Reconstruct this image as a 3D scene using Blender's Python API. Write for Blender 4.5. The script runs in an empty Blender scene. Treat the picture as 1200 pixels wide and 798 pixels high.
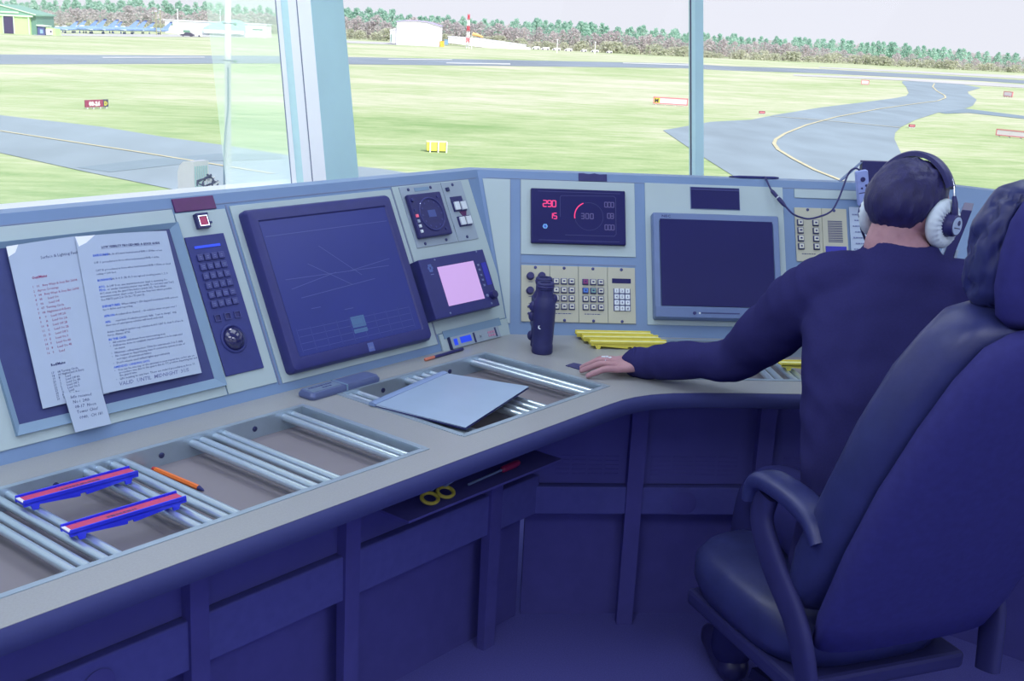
import bpy, bmesh, math, random
from mathutils import Vector, Matrix, noise
random.seed(7)
PI = math.pi
sc = bpy.context.scene
COL = sc.collection

# ------------------------------------------------------------------ helpers
def lin(c):
    c = c / 255.0
    return c / 12.92 if c <= 0.04045 else ((c + 0.055) / 1.055) ** 2.4

def rgb(r, g, b):
    return (lin(r), lin(g), lin(b), 1.0)

MATS = {}
def mat(name, col, rough=0.5, metal=0.0, spec=0.5, var=0.0, scale=40.0, bump=0.0, bscale=200.0,
        coat=0.0, emit=None, estr=0.0, stretch=None):
    if name in MATS:
        return MATS[name]
    m = bpy.data.materials.new(name)
    m.use_nodes = True
    nt = m.node_tree
    b = nt.nodes['Principled BSDF']
    b.inputs['Base Color'].default_value = col
    b.inputs['Roughness'].default_value = rough
    b.inputs['Metallic'].default_value = metal
    b.inputs['Specular IOR Level'].default_value = spec
    b.inputs['Coat Weight'].default_value = coat
    if emit:
        b.inputs['Emission Color'].default_value = emit
        b.inputs['Emission Strength'].default_value = estr
    tc = nt.nodes.new('ShaderNodeTexCoord')
    src = tc.outputs['Object']
    if stretch:
        mp = nt.nodes.new('ShaderNodeMapping')
        mp.inputs['Scale'].default_value = stretch
        nt.links.new(src, mp.inputs['Vector'])
        src = mp.outputs['Vector']
    n = nt.nodes.new('ShaderNodeTexNoise')
    n.inputs['Scale'].default_value = scale
    n.inputs['Detail'].default_value = 4.0
    nt.links.new(src, n.inputs['Vector'])
    r = nt.nodes.new('ShaderNodeValToRGB')
    v = max(var, 0.02)
    r.color_ramp.elements[0].position = 0.3
    r.color_ramp.elements[1].position = 0.7
    r.color_ramp.elements[0].color = tuple(max(0, c * (1 - v)) for c in col[:3]) + (1,)
    r.color_ramp.elements[1].color = tuple(min(1, c * (1 + v)) for c in col[:3]) + (1,)
    nt.links.new(n.outputs['Fac'], r.inputs['Fac'])
    nt.links.new(r.outputs['Color'], b.inputs['Base Color'])
    if bump:
        n2 = nt.nodes.new('ShaderNodeTexNoise')
        n2.inputs['Scale'].default_value = bscale
        n2.inputs['Detail'].default_value = 3.0
        nt.links.new(src, n2.inputs['Vector'])
        bp = nt.nodes.new('ShaderNodeBump')
        bp.inputs['Strength'].default_value = bump
        bp.inputs['Distance'].default_value = 0.002
        nt.links.new(n2.outputs['Fac'], bp.inputs['Height'])
        nt.links.new(bp.outputs['Normal'], b.inputs['Normal'])
    MATS[name] = m
    return m

def link(o, parent=None):
    COL.objects.link(o)
    if parent is not None:
        o.parent = parent
    return o

def tag(o, label=None, cat=None, group=None, kind=None):
    if label: o['label'] = label
    if cat: o['category'] = cat
    if group: o['group'] = group
    if kind: o['kind'] = kind
    return o

def thing(name, label, cat, loc=(0, 0, 0), rotz=0.0, group=None, M=None):
    o = bpy.data.objects.new(name, None)
    o.empty_display_size = 0.05
    link(o)
    if M is not None:
        o.matrix_world = M
    else:
        o.location = loc
        o.rotation_euler = (0, 0, rotz)
    return tag(o, label, cat, group)

def copy_tree(o, parent=None):
    c = o.copy()
    COL.objects.link(c)
    if parent is not None:
        c.parent = parent
        c.matrix_parent_inverse = o.matrix_parent_inverse.copy()
    for ch in list(o.children):
        copy_tree(ch, c)
    return c

class MB:
    """collects shapes for ONE mesh"""
    def __init__(s):
        s.bm = bmesh.new()

    def box(s, x0, x1, y0, y1, z0, z1, bev=0.0, M=None, seg=2):
        r = bmesh.ops.create_cube(s.bm, size=1.0)
        vs = r['verts']
        for v in vs:
            v.co = Vector((x0 + (v.co.x + .5) * (x1 - x0), y0 + (v.co.y + .5) * (y1 - y0), z0 + (v.co.z + .5) * (z1 - z0)))
        if bev:
            es = list({e for v in vs for e in v.link_edges})
            rb = bmesh.ops.bevel(s.bm, geom=es, offset=bev, segments=seg, affect='EDGES', profile=0.5)
            vs = list({v for f in rb['faces'] for v in f.verts} | {v for v in vs if v.is_valid})
        if M is not None:
            for v in vs: v.co = M @ v.co
        return s

    def ring(s, pts):
        return [s.bm.verts.new(p) for p in pts]

    def skin(s, rings, cap=True, closed=False):
        n = len(rings[0])
        L = list(zip(rings, rings[1:])) + ([(rings[-1], rings[0])] if closed else [])
        for a, b in L:
            for i in range(n):
                j = (i + 1) % n
                s.bm.faces.new((a[i], a[j], b[j], b[i]))
        if cap and not closed:
            s.bm.faces.new(list(reversed(rings[0])))
            s.bm.faces.new(rings[-1])
        return s

    def loft(s, secs, cap=True):
        return s.skin([s.ring(p) for p in secs], cap)

    def tube(s, path, r, seg=12, closed=False, cap=True):
        path = [Vector(p) for p in path]
        n = len(path)
        rr = r if isinstance(r, (list, tuple)) else [r] * n
        rings = []
        prev = None
        for i, p in enumerate(path):
            a = path[(i - 1) % n] if (closed or i > 0) else p
            b = path[(i + 1) % n] if (closed or i < n - 1) else p
            d = (b - a)
            d = d.normalized() if d.length > 1e-9 else Vector((0, 0, 1))
            if prev is None:
                t = Vector((0, 0, 1)) if abs(d.z) < .9 else Vector((1, 0, 0))
                x = d.cross(t).normalized()
            else:
                x = (prev - d * prev.dot(d)).normalized()
            prev = x
            y = d.cross(x)
            rings.append(s.ring([p + (x * math.cos(k * 2 * PI / seg) + y * math.sin(k * 2 * PI / seg)) * rr[i] for k in range(seg)]))
        return s.skin(rings, cap, closed)

    def cyl(s, p0, p1, r, seg=16, r2=None):
        return s.tube([p0, p1], [r, r if r2 is None else r2], seg)

    def lathe(s, prof, seg=24, M=None):
        """prof: list of (radius, z) about local z"""
        M = M or Matrix()
        rings = [s.ring([M @ Vector((max(r, 1e-5) * math.cos(k * 2 * PI / seg), max(r, 1e-5) * math.sin(k * 2 * PI / seg), z)) for k in range(seg)]) for r, z in prof]
        return s.skin(rings)

    def prism(s, poly, z0, z1, M=None):
        M = M or Matrix()
        a = s.ring([M @ Vector((x, y, z0)) for x, y in poly])
        b = s.ring([M @ Vector((x, y, z1)) for x, y in poly])
        return s.skin([a, b])

    def poly(s, pts):
        s.bm.faces.new(s.ring(pts))
        return s

    def ell(s, c, r, rot=None, seg=20, rings=12):
        R = rot or Matrix()
        M = Matrix.Translation(c) @ R.to_4x4() @ Matrix.Diagonal((r[0], r[1], r[2], 1))
        bmesh.ops.create_uvsphere(s.bm, u_segments=seg, v_segments=rings, radius=1.0, matrix=M)
        return s

    def torus(s, c, R, r, M=None, seg=28, mseg=10, sx=1.0, sz=1.0):
        M = M or Matrix()
        pts = []
        rings = []
        for i in range(seg):
            a = i * 2 * PI / seg
            rings.append(s.ring([M @ (Vector(c) + Vector(((R + r * math.cos(k * 2 * PI / mseg)) * math.cos(a) * sx, (R + r * math.cos(k * 2 * PI / mseg)) * math.sin(a), sz * r * math.sin(k * 2 * PI / mseg)))) for k in range(mseg)]))
        return s.skin(rings, cap=False, closed=True)

    def text(s, body, size, x, y, z, align='LEFT', shear=0.0, M=None, bold=0.0, sx=1.0, rot=0.0):
        cu = bpy.data.curves.new('txt', 'FONT')
        cu.body = body; cu.size = size; cu.align_x = align; cu.shear = shear
        cu.resolution_u = 1; cu.offset = bold
        ob = bpy.data.objects.new('txt', cu)
        me = ob.to_mesh()
        T = (M or Matrix()) @ Matrix.Translation((x, y, z)) @ Matrix.Rotation(rot, 4, 'Z') @ Matrix.Diagonal((sx, 1, 1, 1))
        vm = [s.bm.verts.new(T @ v.co) for v in me.vertices]
        for p in me.polygons:
            try: s.bm.faces.new([vm[i] for i in p.vertices])
            except ValueError: pass
        ob.to_mesh_clear()
        bpy.data.objects.remove(ob); bpy.data.curves.remove(cu)
        return s

    def build(s, name, m, parent=None, smooth=True, ang=35, recalc=True):
        me = bpy.data.meshes.new(name)
        if recalc:
            bmesh.ops.recalc_face_normals(s.bm, faces=s.bm.faces[:])
        s.bm.to_mesh(me); s.bm.free()
        if smooth and len(me.polygons):
            me.polygons.foreach_set('use_smooth', [True] * len(me.polygons))
            me.set_sharp_from_angle(angle=math.radians(ang))
        me.materials.append(m)
        return link(bpy.data.objects.new(name, me), parent)

def apply_mods(o):
    dg = bpy.context.evaluated_depsgraph_get()
    me = bpy.data.meshes.new_from_object(o.evaluated_get(dg))
    old = o.data
    o.modifiers.clear()
    o.data = me
    bpy.data.meshes.remove(old)
    o.data.polygons.foreach_set('use_smooth', [True] * len(o.data.polygons))
    return o

def remesh(o, vox, smooth=4, fac=0.5):
    r = o.modifiers.new('r', 'REMESH'); r.mode = 'VOXEL'; r.voxel_size = vox; r.adaptivity = 0
    if smooth:
        k = o.modifiers.new('s', 'SMOOTH'); k.factor = fac; k.iterations = smooth
    return apply_mods(o)

def rrect(w, h, r, n=5, cx=0.0, cy=0.0):
    pts = []
    for (sx, sy, a0) in ((1, 1, 0), (-1, 1, 90), (-1, -1, 180), (1, -1, 270)):
        for k in range(n + 1):
            a = math.radians(a0 + 90 * k / n)
            pts.append((cx + sx * (w / 2 - r) + r * math.cos(a), cy + sy * (h / 2 - r) + r * math.sin(a)))
    return pts

def sup(rx, ry, n=24, e=2.5):
    out = []
    for k in range(n):
        a = 2 * PI * k / n
        c, s_ = math.cos(a), math.sin(a)
        out.append((rx * math.copysign(abs(c) ** (2 / e), c), ry * math.copysign(abs(s_) ** (2 / e), s_)))
    return out

# ------------------------------------------------------------------ camera
CAM = Vector((0, 0, 1.60))
FPX = 1370.0
vF = Vector((0.10146253, 0.96052885, -0.25901675))
vR = Vector((0.99463039, -0.09260644, 0.04619995))
vU = Vector((-0.02038977, 0.26231349, 0.96476727))
cd = bpy.data.cameras.new('camera')
cam = bpy.data.objects.new('camera', cd)
link(cam)
cd.sensor_width = 36.0
cd.lens = 36.0 * FPX / 1200.0
cd.clip_end = 3000.0
cam.matrix_world = Matrix(((vR.x, vU.x, -vF.x, CAM.x), (vR.y, vU.y, -vF.y, CAM.y), (vR.z, vU.z, -vF.z, CAM.z), (0, 0, 0, 1)))
sc.camera = cam

def ray(x, y):
    return vF + vR * ((x - 600) / FPX) - vU * ((y - 399) / FPX)

GZ = -6.9
def G(x, y, z=GZ):
    """where the sight line through a photo pixel meets the airfield"""
    d = ray(x, y)
    return CAM + d * ((z - CAM.z) / d.z)

# ------------------------------------------------------------------ render look
sc.view_settings.view_transform = 'Standard'
sc.view_settings.look = 'None'
sc.view_settings.exposure = 0.0
sc.view_settings.gamma = 1.0
sc.view_settings.use_curve_mapping = False
sc.cycles.use_denoising = True
sc.cycles.max_bounces = 8
sc.cycles.transparent_max_bounces = 16
sc.cycles.sample_clamp_indirect = 6.0

w = bpy.data.worlds.new('sky'); sc.world = w
w.use_nodes = True
nt = w.node_tree
bg = nt.nodes['Background']
tc = nt.nodes.new('ShaderNodeTexCoord')
sx = nt.nodes.new('ShaderNodeSeparateXYZ')
rp = nt.nodes.new('ShaderNodeValToRGB')
rp.color_ramp.elements[0].position = 0.0; rp.color_ramp.elements[0].color = (.86, .86, .955, 1)
rp.color_ramp.elements[1].position = 0.7; rp.color_ramp.elements[1].color = (.74, .80, 1.0, 1)
nt.links.new(tc.outputs['Generated'], sx.inputs[0])
nt.links.new(sx.outputs['Z'], rp.inputs['Fac'])
nt.links.new(rp.outputs['Color'], bg.inputs['Color'])
bg.inputs['Strength'].default_value = 1.0

sl = bpy.data.lights.new('sun', 'SUN'); sl.energy = 4.2; sl.angle = math.radians(2); sl.color = (1, .97, .9)
so = bpy.data.objects.new('sun', sl); link(so)
so.rotation_euler = Vector((.35, -.75, .72)).to_track_quat('Z', 'Y').to_euler()

# ------------------------------------------------------------------ frames
s2 = math.sqrt(.5)
DZ = 0.75
TILT = math.radians(26)
ct, st = math.cos(TILT), math.sin(TILT)
UA = Vector((s2, s2, 0)); UB = Vector((s2, -s2, 0))     # along the left console, and from it into the room
VL = -2.0485
YR = 3.2215
def frame(o, x, up, n):
    return Matrix(((x.x, up.x, n.x, o.x), (x.y, up.y, n.y, o.y), (x.z, up.z, n.z, o.z), (0, 0, 0, 1)))
FL = frame(UB * VL + Vector((0, 0, DZ)), UA, UB * -st + Vector((0, 0, ct)), UB * ct + Vector((0, 0, st)))
FR = frame(Vector((0, YR, DZ)), Vector((1, 0, 0)), Vector((0, st, ct)), Vector((0, -ct, st)))
DA = frame(Vector((0, 0, 0)), UA, -UB, Vector((0, 0, 1)))   # desk frame of the left run: x along it, y towards the window (= -v)
UD = Vector((s2, -s2, 0)); ND = Vector((-s2, -s2, 0))
CX1 = 1.62                                                   # right bend of the console
FD = frame(Vector((CX1, YR, DZ)), UD, ND * -st + Vector((0, 0, ct)), ND * ct + Vector((0, 0, st)))
def P(F, x, y, z=0.0):
    return F @ Matrix.Translation((x, y, z))
FILL_W, FILL_C = 15.5, (.94, .97, 1.0)
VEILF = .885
# ------------------------------------------------------------------ materials of the room
m_frame = mat('console_frame', rgb(112, 139, 178), .45, var=.04, scale=6, bump=.05, bscale=900)
m_plate = mat('console_plate', rgb(170, 187, 192), .45, var=.03, scale=5, bump=.05, bscale=900)
m_bezel = mat('console_bezel', rgb(120, 148, 176), .4, var=.03, scale=8)
m_white = mat('white_paint', rgb(244, 246, 250), .4, var=.02, scale=5)
m_teal = mat('grey_green_tone', rgb(186, 222, 230), .45, var=.04, scale=5)
m_seal = mat('grey_seal', rgb(120, 130, 160), .6)
m_palest = mat('pale_teal_paint', rgb(200, 235, 238), .45, var=.02)
m_ceiling = mat('ceiling_tile', rgb(225, 228, 235), .9, var=.02)
m_floor = mat('carpet', (.12, .12, .42, 1), .95, spec=.1, var=.15, scale=300, bump=.3)
m_navy = mat('dark_navy_board', (.078, .076, .29, 1), .8, spec=.05, var=.06, scale=20)
m_navy2 = mat('navy_panel', (.078, .078, .29, 1), .75, spec=.08, var=.05, scale=12)
m_black = mat('black_plastic', (.028, .028, .135, 1), .4, spec=.4, var=.06, scale=60, bump=.06, bscale=900)
m_desk = mat('desk_laminate', rgb(148, 150, 154), .32, spec=.5, var=.06, scale=260)
m_pan = mat('tray_floor', rgb(126, 120, 128), .5, var=.07, scale=5)
m_alu = mat('aluminium', rgb(205, 220, 232), .28, metal=.75, var=.03, scale=30, stretch=(1, 14, 1))
m_alu2 = mat('brushed_metal_edge', rgb(165, 182, 198), .35, metal=.55, var=.04)
m_screw = mat('screw_metal', rgb(70, 75, 120), .3, metal=.8)
m_chrome = mat('chrome', rgb(225, 228, 235), .15, metal=1)

# glass
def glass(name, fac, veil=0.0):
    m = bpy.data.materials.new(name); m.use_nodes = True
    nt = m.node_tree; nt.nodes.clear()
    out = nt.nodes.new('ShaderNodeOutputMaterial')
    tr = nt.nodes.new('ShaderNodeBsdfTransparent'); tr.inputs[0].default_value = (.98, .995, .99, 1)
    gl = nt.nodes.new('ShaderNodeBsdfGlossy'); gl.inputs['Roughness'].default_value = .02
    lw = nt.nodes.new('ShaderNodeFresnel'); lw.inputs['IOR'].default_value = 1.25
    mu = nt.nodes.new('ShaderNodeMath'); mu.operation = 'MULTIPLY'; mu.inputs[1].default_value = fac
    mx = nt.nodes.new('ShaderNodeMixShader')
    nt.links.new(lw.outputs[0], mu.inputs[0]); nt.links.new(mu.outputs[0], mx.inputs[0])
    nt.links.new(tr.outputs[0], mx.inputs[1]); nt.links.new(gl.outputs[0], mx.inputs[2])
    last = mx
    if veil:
        # reflected glare put into the glass as an added pale translucent layer
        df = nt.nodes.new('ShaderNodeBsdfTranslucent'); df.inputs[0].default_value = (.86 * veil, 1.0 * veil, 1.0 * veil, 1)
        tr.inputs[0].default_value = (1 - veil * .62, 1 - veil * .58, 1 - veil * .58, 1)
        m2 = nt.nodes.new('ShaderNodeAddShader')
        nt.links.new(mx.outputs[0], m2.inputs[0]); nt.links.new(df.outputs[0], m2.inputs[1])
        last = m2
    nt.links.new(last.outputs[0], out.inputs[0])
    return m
m_glass = glass('window_glass', .5)
m_glass_veil = glass('glare_glass', .5, .62)
m_glass_veil2 = glass('faint_glare_glass', .5, .10)

# ------------------------------------------------------------------ the tower room: an octagon of leaning windows
SIDE = 3.5
oct_ = [Vector((-.24, 4.2, 0))]
for k, a in enumerate((0, -45, -90, -135, 180, 135, 90)):
    oct_.append(oct_[-1] + Vector((math.cos(math.radians(a)), math.sin(math.radians(a)), 0)) * SIDE)
cen = sum(oct_, Vector()) / 8
ZS, ZH = 1.035, 2.62
LEAN = math.tan(math.radians(15))
def oc(i, z):
    p = oct_[i % 8]
    d = (p - cen)
    k = 1 + max(0, z - ZS) * LEAN * (1 / (d.length * math.cos(PI / 8)))
    q = cen + d * k
    return Vector((q.x, q.y, z))
names = ['front', 'right', 'far_right', 'back_right', 'back', 'back_left', 'far_left', 'left']
mb = MB(); mb.prism([(p.x * 1.02, p.y * 1.02) for p in oct_], -.15, 0.0)
tag(mb.build('floor', m_floor, smooth=False), kind='structure')
mb = MB(); mb.prism([(oc(i, ZH + .05).x + (oc(i, ZH).x - cen.x) * .03, oc(i, ZH + .05).y + (oc(i, ZH).y - cen.y) * .03) for i in range(8)], ZH + .05, ZH + .2)
tag(mb.build('ceiling', m_ceiling, smooth=False), kind='structure')
for i in range(8):
    a, b = oct_[i], oct_[(i + 1) % 8]
    out_ = ((a + b) / 2 - cen).normalized()
    a2, b2 = a + (a - cen).normalized() * .12, b + (b - cen).normalized() * .12
    mb = MB(); mb.prism([(a.x, a.y), (b.x, b.y), (b2.x, b2.y), (a2.x, a2.y)], 0, ZS - .04)
    tag(mb.build('wall_' + names[i], m_white, smooth=False), kind='structure')
    # window: sill, head and mullions are one frame, the panes are children
    ta, tb = oc(i, ZH), oc(i + 1, ZH)
    ba, bb = oc(i, ZS), oc(i + 1, ZS)
    mb = MB()
    def quadbar(p0, p1, q0, q1, th):
        o = out_ * th
        mb.loft([[p0, q0, q0 + o, p0 + o], [p1, q1, q1 + o, p1 + o]])
    dz = Vector((0, 0, 1))
    def lp(f, z):     # point on the pane plane
        A = oc(i, z); B = oc(i + 1, z)
        return A + (B - A) * f
    for z0, z1, th in ((ZS - .04, ZS, .14), (ZH - .02, ZH + .05, .12)):
        mb.loft([[lp(0, z0), lp(0, z1), lp(0, z1) + out_ * th, lp(0, z0) + out_ * th], [lp(1, z0), lp(1, z1), lp(1, z1) + out_ * th, lp(1, z0) + out_ * th]])
    fr = mb.build('window_%d' % (i + 1), m_white, smooth=False)
    tag(fr, kind='structure')
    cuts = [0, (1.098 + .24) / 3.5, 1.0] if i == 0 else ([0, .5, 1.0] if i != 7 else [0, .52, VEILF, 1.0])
    for k in range(len(cuts) - 1):
        mb = MB()
        f0, f1 = cuts[k], cuts[k + 1]
        o = out_ * .05
        mb.poly([lp(f0, ZS) + o, lp(f1, ZS) + o, lp(f1, ZH) + o, lp(f0, ZH) + o])
        mm = m_glass
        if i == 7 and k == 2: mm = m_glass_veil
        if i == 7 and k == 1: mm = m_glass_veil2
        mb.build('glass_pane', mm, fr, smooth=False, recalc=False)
        if k and not (i == 7):
            mb = MB()
            wv = (oct_[(i + 1) % 8] - oct_[i]).normalized()
            for (w0, w1, d0, d1) in ((-.022, .022, -.03, .015),):
                secs = []
                for z in (ZS - .02, ZH):
                    c = lp(f0, z)
                    secs.append([c + wv * w0 + out_ * d0, c + wv * w1 + out_ * d0, c + wv * w1 + out_ * d1, c + wv * w0 + out_ * d1])
                mb.loft(secs)
            mu_ = mb.build('mullion', m_teal, fr, smooth=False)
            mb = MB()
            secs = []
            for z in (ZS - .02, ZH):
                c = lp(f0, z)
                secs.append([c + wv * -.0245 + out_ * -.026, c + wv * -.022 + out_ * -.026, c + wv * -.022 + out_ * -.012, c + wv * -.0245 + out_ * -.012])
            mb.loft(secs); mb.build('seal', m_black, mu_, smooth=False)
            mb = MB(); secs = []
            for z in (ZS - .02, ZH):
                c = lp(f0, z)
                secs.append([c + wv * -.0225 + out_ * -.032, c + wv * -.009 + out_ * -.032, c + wv * -.009 + out_ * -.029, c + wv * -.0225 + out_ * -.029])
            mb.loft(secs); mb.build('glazing_strip', m_palest, mu_, smooth=False)
    # corner posts (the one ahead is built separately)
    if i != 0:
        mb = MB(); secs = []
        for z in (ZS - .02, ZH):
            c = oc(i, z)
            secs.append([c + Vector((.07 * math.cos(k * PI / 4 + PI / 8), .07 * math.sin(k * PI / 4 + PI / 8), 0)) for k in range(8)])
        mb.loft(secs)
        tag(mb.build('trim_%d' % (i + 1), m_white, smooth=False), kind='structure')

# the corner post seen ahead: shade on the right face put into its grey colour, white frames with seals facing left
LX, LY = -.112, .268
def post(name, pts, m, parent=None):
    mb = MB(); secs = []
    for z in (ZS - .03, ZH):
        k = z - 1.03
        secs.append([Vector((x + LX * k, y + LY * k, z)) for x, y in pts])
    mb.loft(secs)
    return mb.build(name, m, parent, smooth=False)
cp = post('trim_1', [(-.130, 4.205), (-.238, 4.110), (-.300, 4.128), (-.34, 4.16), (-.30, 4.30), (-.16, 4.33)], m_teal)
tag(cp, kind='structure')
post('post_frame', [(-.2385, 4.109), (-.285, 4.113), (-.285, 4.135), (-.2385, 4.125)], m_white, cp)
post('groove_seal', [(-.285, 4.118), (-.289, 4.118), (-.289, 4.14), (-.285, 4.14)], m_seal, cp)
post('sash_frame', [(-.289, 4.113), (-.318, 4.115), (-.318, 4.142), (-.289, 4.138)], m_white, cp)
post('sash_strip', [(-.318, 4.116), (-.342, 4.120), (-.342, 4.145), (-.318, 4.142)], m_palest, cp)
post('sash_edge', [(-.342, 4.115), (-.358, 4.117), (-.358, 4.150), (-.342, 4.145)], m_white, cp)
post('edge_seal', [(-.358, 4.119), (-.362, 4.120), (-.362, 4.150), (-.358, 4.150)], m_seal, cp)

# added fill lamps, unseen overhead; the small one brightens the corner post
def lamp(x, y, rz, w_, h_, power, col):
    t = thing('added_fill_light', 'added flat square fill light panel with thin white frame, out of view', 'fill light', (x, y, ZH + .05), rz, 'added fill light panels')
    mb = MB()
    for (a, b, c, d) in ((-w_ / 2 - .03, w_ / 2 + .03, -h_ / 2 - .03, -h_ / 2), (-w_ / 2 - .03, w_ / 2 + .03, h_ / 2, h_ / 2 + .03), (-w_ / 2 - .03, -w_ / 2, -h_ / 2, h_ / 2), (w_ / 2, w_ / 2 + .03, -h_ / 2, h_ / 2)):
        mb.box(a, b, c, d, -.03, 0)
    mb.build('frame', m_white, t, smooth=False)
    mb = MB(); mb.box(-w_ / 2, w_ / 2, -h_ / 2, h_ / 2, -.012, -.002)
    mb.build('fill_light_diffuser', mat('fill_diffuser', (.8, .85, 1, 1), .6, emit=(.75, .85, 1, 1), estr=2.0), t, smooth=False)
    l = bpy.data.lights.new('panel_glow', 'AREA'); l.shape = 'RECTANGLE'; l.size = w_; l.size_y = h_; l.energy = power; l.color = col
    lo = bpy.data.objects.new('panel_glow', l); link(lo, t); lo.location = (0, 0, -.035)
for (x, y, rz, w_, p_) in ((.25, 2.75, 0, 1.2, 3.4), (-1.15, 1.65, PI / 4, 1.2, 3.4), (2.0, 2.75, 0, 1.2, 3.0), (-.58, 3.50, PI / 4, .5, 7.0),
                           (-.35, .25, 0, 1.2, 17.0), (1.5, .0, 0, 1.2, 17.0), (3.2, -.6, 0, 1.2, 6.0), (.6, -2.2, 0, 1.2, 10.0)):
    lamp(x, y, rz, w_, w_, p_, FILL_C)

# ------------------------------------------------------------------ consoles
def plate(name, F, rects, m, parent, z0=0, z1=.003, bev=0.0012):
    mb = MB()
    for (x0, x1, y0, y1) in rects:
        mb.box(x0, x1, y0, y1, z0, z1, bev)
    o = mb.build(name, m, parent, smooth=False)
    return o
def body_mesh(F, x0, x1, dx0, dx1, depth=.05):
    """front face from x0..x1 at the desk; dx = shift of the ends per metre up the slope"""
    mb = MB()
    T = .49
    up_h = T * st                      # how far the top lies back
    loc = []
    W = F.to_3x3()
    inv = F.inverted()
    f = [F @ Vector((x0, 0, 0)), F @ Vector((x1, 0, 0)), F @ Vector((x1 + dx1 * T, T, 0)), F @ Vector((x0 + dx0 * T, T, 0))]
    back = Vector((W.col[1].x, W.col[1].y, 0)).normalized()
    ax = W.col[0]
    k = lambda d: d / st * 1.0
    b2 = f[2] + back * depth + ax * (dx1 / st * depth)
    b3 = f[3] + back * depth + ax * (dx0 / st * depth)
    e2 = Vector((b2.x, b2.y, .45)); e3 = Vector((b3.x, b3.y, .45))
    g0 = Vector((f[0].x, f[0].y, .70)); g1 = Vector((f[1].x, f[1].y, .70))
    mb.loft([[inv @ p for p in (g0, f[0], f[3], b3, e3)], [inv @ p for p in (g1, f[1], f[2], b2, e2)]])
    return mb
KX = .1816
U1 = 2.5074; X0 = .3245
cL = thing('control_console', 'grey-blue sloping control console along the left windows, carrying the big dark monitor and papers', 'control console', M=FL)
body_mesh(FL, .2, U1, 0, KX).build('body', m_frame, cL, smooth=False)
plate('panel_plate', FL, [(.98, 1.5405, .026, .463)], m_plate, cL)
plate('panel_plate', FL, [(1.5435, 1.682, .026, .452)], m_plate, cL)
plate('panel_plate', FL, [(1.696, 2.226, .020, .457)], m_plate, cL)
plate('panel_plate', FL, [(2.232, 2.543, .046, .463)], m_plate, cL)
plate('base_strip', FL, [(2.236, 2.530, -.004, .044)], m_plate, cL, 0, .006)
plate('panel_plate', FL, [(.40, .95, .026, .463)], m_plate, cL)
mb = MB()
for u in (1.688, 2.229):
    mb.box(u - .002, u + .002, .02, .46, 0, .0015)
mb.box(.2, 2.58, .4645, .4665, 0, .001)
mb.build('panel_seam', m_seal, cL, smooth=False)
cR = thing('control_console', 'pale grey-blue sloping control console under the front windows, carrying the wind display and keypads', 'control console', M=FR)
body_mesh(FR, X0, CX1, -KX, KX).build('body', m_frame, cR, smooth=False)
plate('panel_plate', FR, [(.365, .704, .237, .464)], m_plate, cR)
plate('panel_plate', FR, [(.735, 1.157, .036, .467)], m_plate, cR)
plate('panel_plate', FR, [(1.193, 1.42, .436, .464)], m_plate, cR)
plate('panel_plate', FR, [(1.455, 1.60, .05, .464)], m_plate, cR)
mb = MB(); mb.prism([(.333, .032), (.333, .463), (.252, .463), (.326, .032)], 0, .003)
mb.build('corner_plate', m_plate, cR, smooth=False)
mb = MB()
for (a, b) in ((.334, .036), (.364, .036)):
    mb.box(a - .0008, a + .0008, .03, .466, 0, .0012)
mb.box(.262, 1.68, .4655, .467, 0, .001); mb.box(.365, .704, .2105, .2125, 0, .001)
mb.build('panel_seam', m_seal, cR, smooth=False)
cD = thing('control_console', 'far right bend of the control console, mostly behind the headset and chair', 'control console', M=FD)
body_mesh(FD, 0, 1.3, -KX, 0).build('body', m_frame, cD, smooth=False)
plate('panel_plate', FD, [(.03, .5, .03, .464), (.54, 1.2, .03, .464)], m_plate, cD)

# ------------------------------------------------------------------ worktop
dk = thing('desk_worktop', 'speckled grey desk worktop with recessed strip trays bending round the console', 'desk', (0, 0, 0))
Y0, Y1 = 1.471, 2.06
TR1 = (.42, 1.657, 1.563, 1.940); TR2 = (1.784, 2.305, 1.563, 1.953)
TR3 = (.77, 1.29, 2.815, 3.19)
mb = MB()
ZB = .722
def bx(a, b, c, d): mb.box(a, b, c, d, ZB, DZ, M=DA)
bx(.2, 2.1, Y0, TR1[2]); bx(.2, 2.305, TR2[3], Y1); bx(.2, TR1[1], TR1[3], TR2[3])
bx(.2, TR1[0], TR1[2], TR1[3]); bx(TR1[1], TR2[0], TR1[2], TR2[3])
def w2(u, y):
    p = DA @ Vector((u, y, 0)); return (p.x, p.y)
CE = 2.697
edge = [w2(2.1, Y0), w2(2.2, Y0), (.548, 2.626), (.585, 2.652), (.63, 2.674), (.69, 2.689), (.77, CE)]
mb.prism(edge + [(.77, 3.235), (.318, 3.235), w2(2.305, Y1), w2(2.305, 1.563), w2(2.1, 1.563)], ZB, DZ)
mb.box(TR3[0], TR3[1], CE, TR3[2], ZB, DZ); mb.box(TR3[0], TR3[1], TR3[3], 3.235, ZB, DZ)
dE = [(1.33, CE), (1.33 + 1.0, CE - 1.0)]
mb.prism([(TR3[1], CE)] + dE + [(1.627 + 1.0, 3.235 - 1.0), (1.627, 3.235), (TR3[1], 3.235)], ZB, DZ)
mb.build('top', m_desk, dk, smooth=False)
full_edge = [w2(.2, Y0)] + edge[0:] + dE
def sweep(path, sec, z_up=True):
    """sec: (outward, z) points; outward is to the room side"""
    m_ = MB(); rings = []
    pts = [Vector((p[0], p[1], 0)) for p in path]
    for i, p in enumerate(pts):
        a = pts[max(i - 1, 0)]; b = pts[min(i + 1, len(pts) - 1)]
        d = (b - a).normalized(); n = Vector((d.y, -d.x, 0))
        rings.append(m_.ring([p + n * o + Vector((0, 0, z)) for o, z in sec]))
    m_.skin(rings)
    return m_
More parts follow.
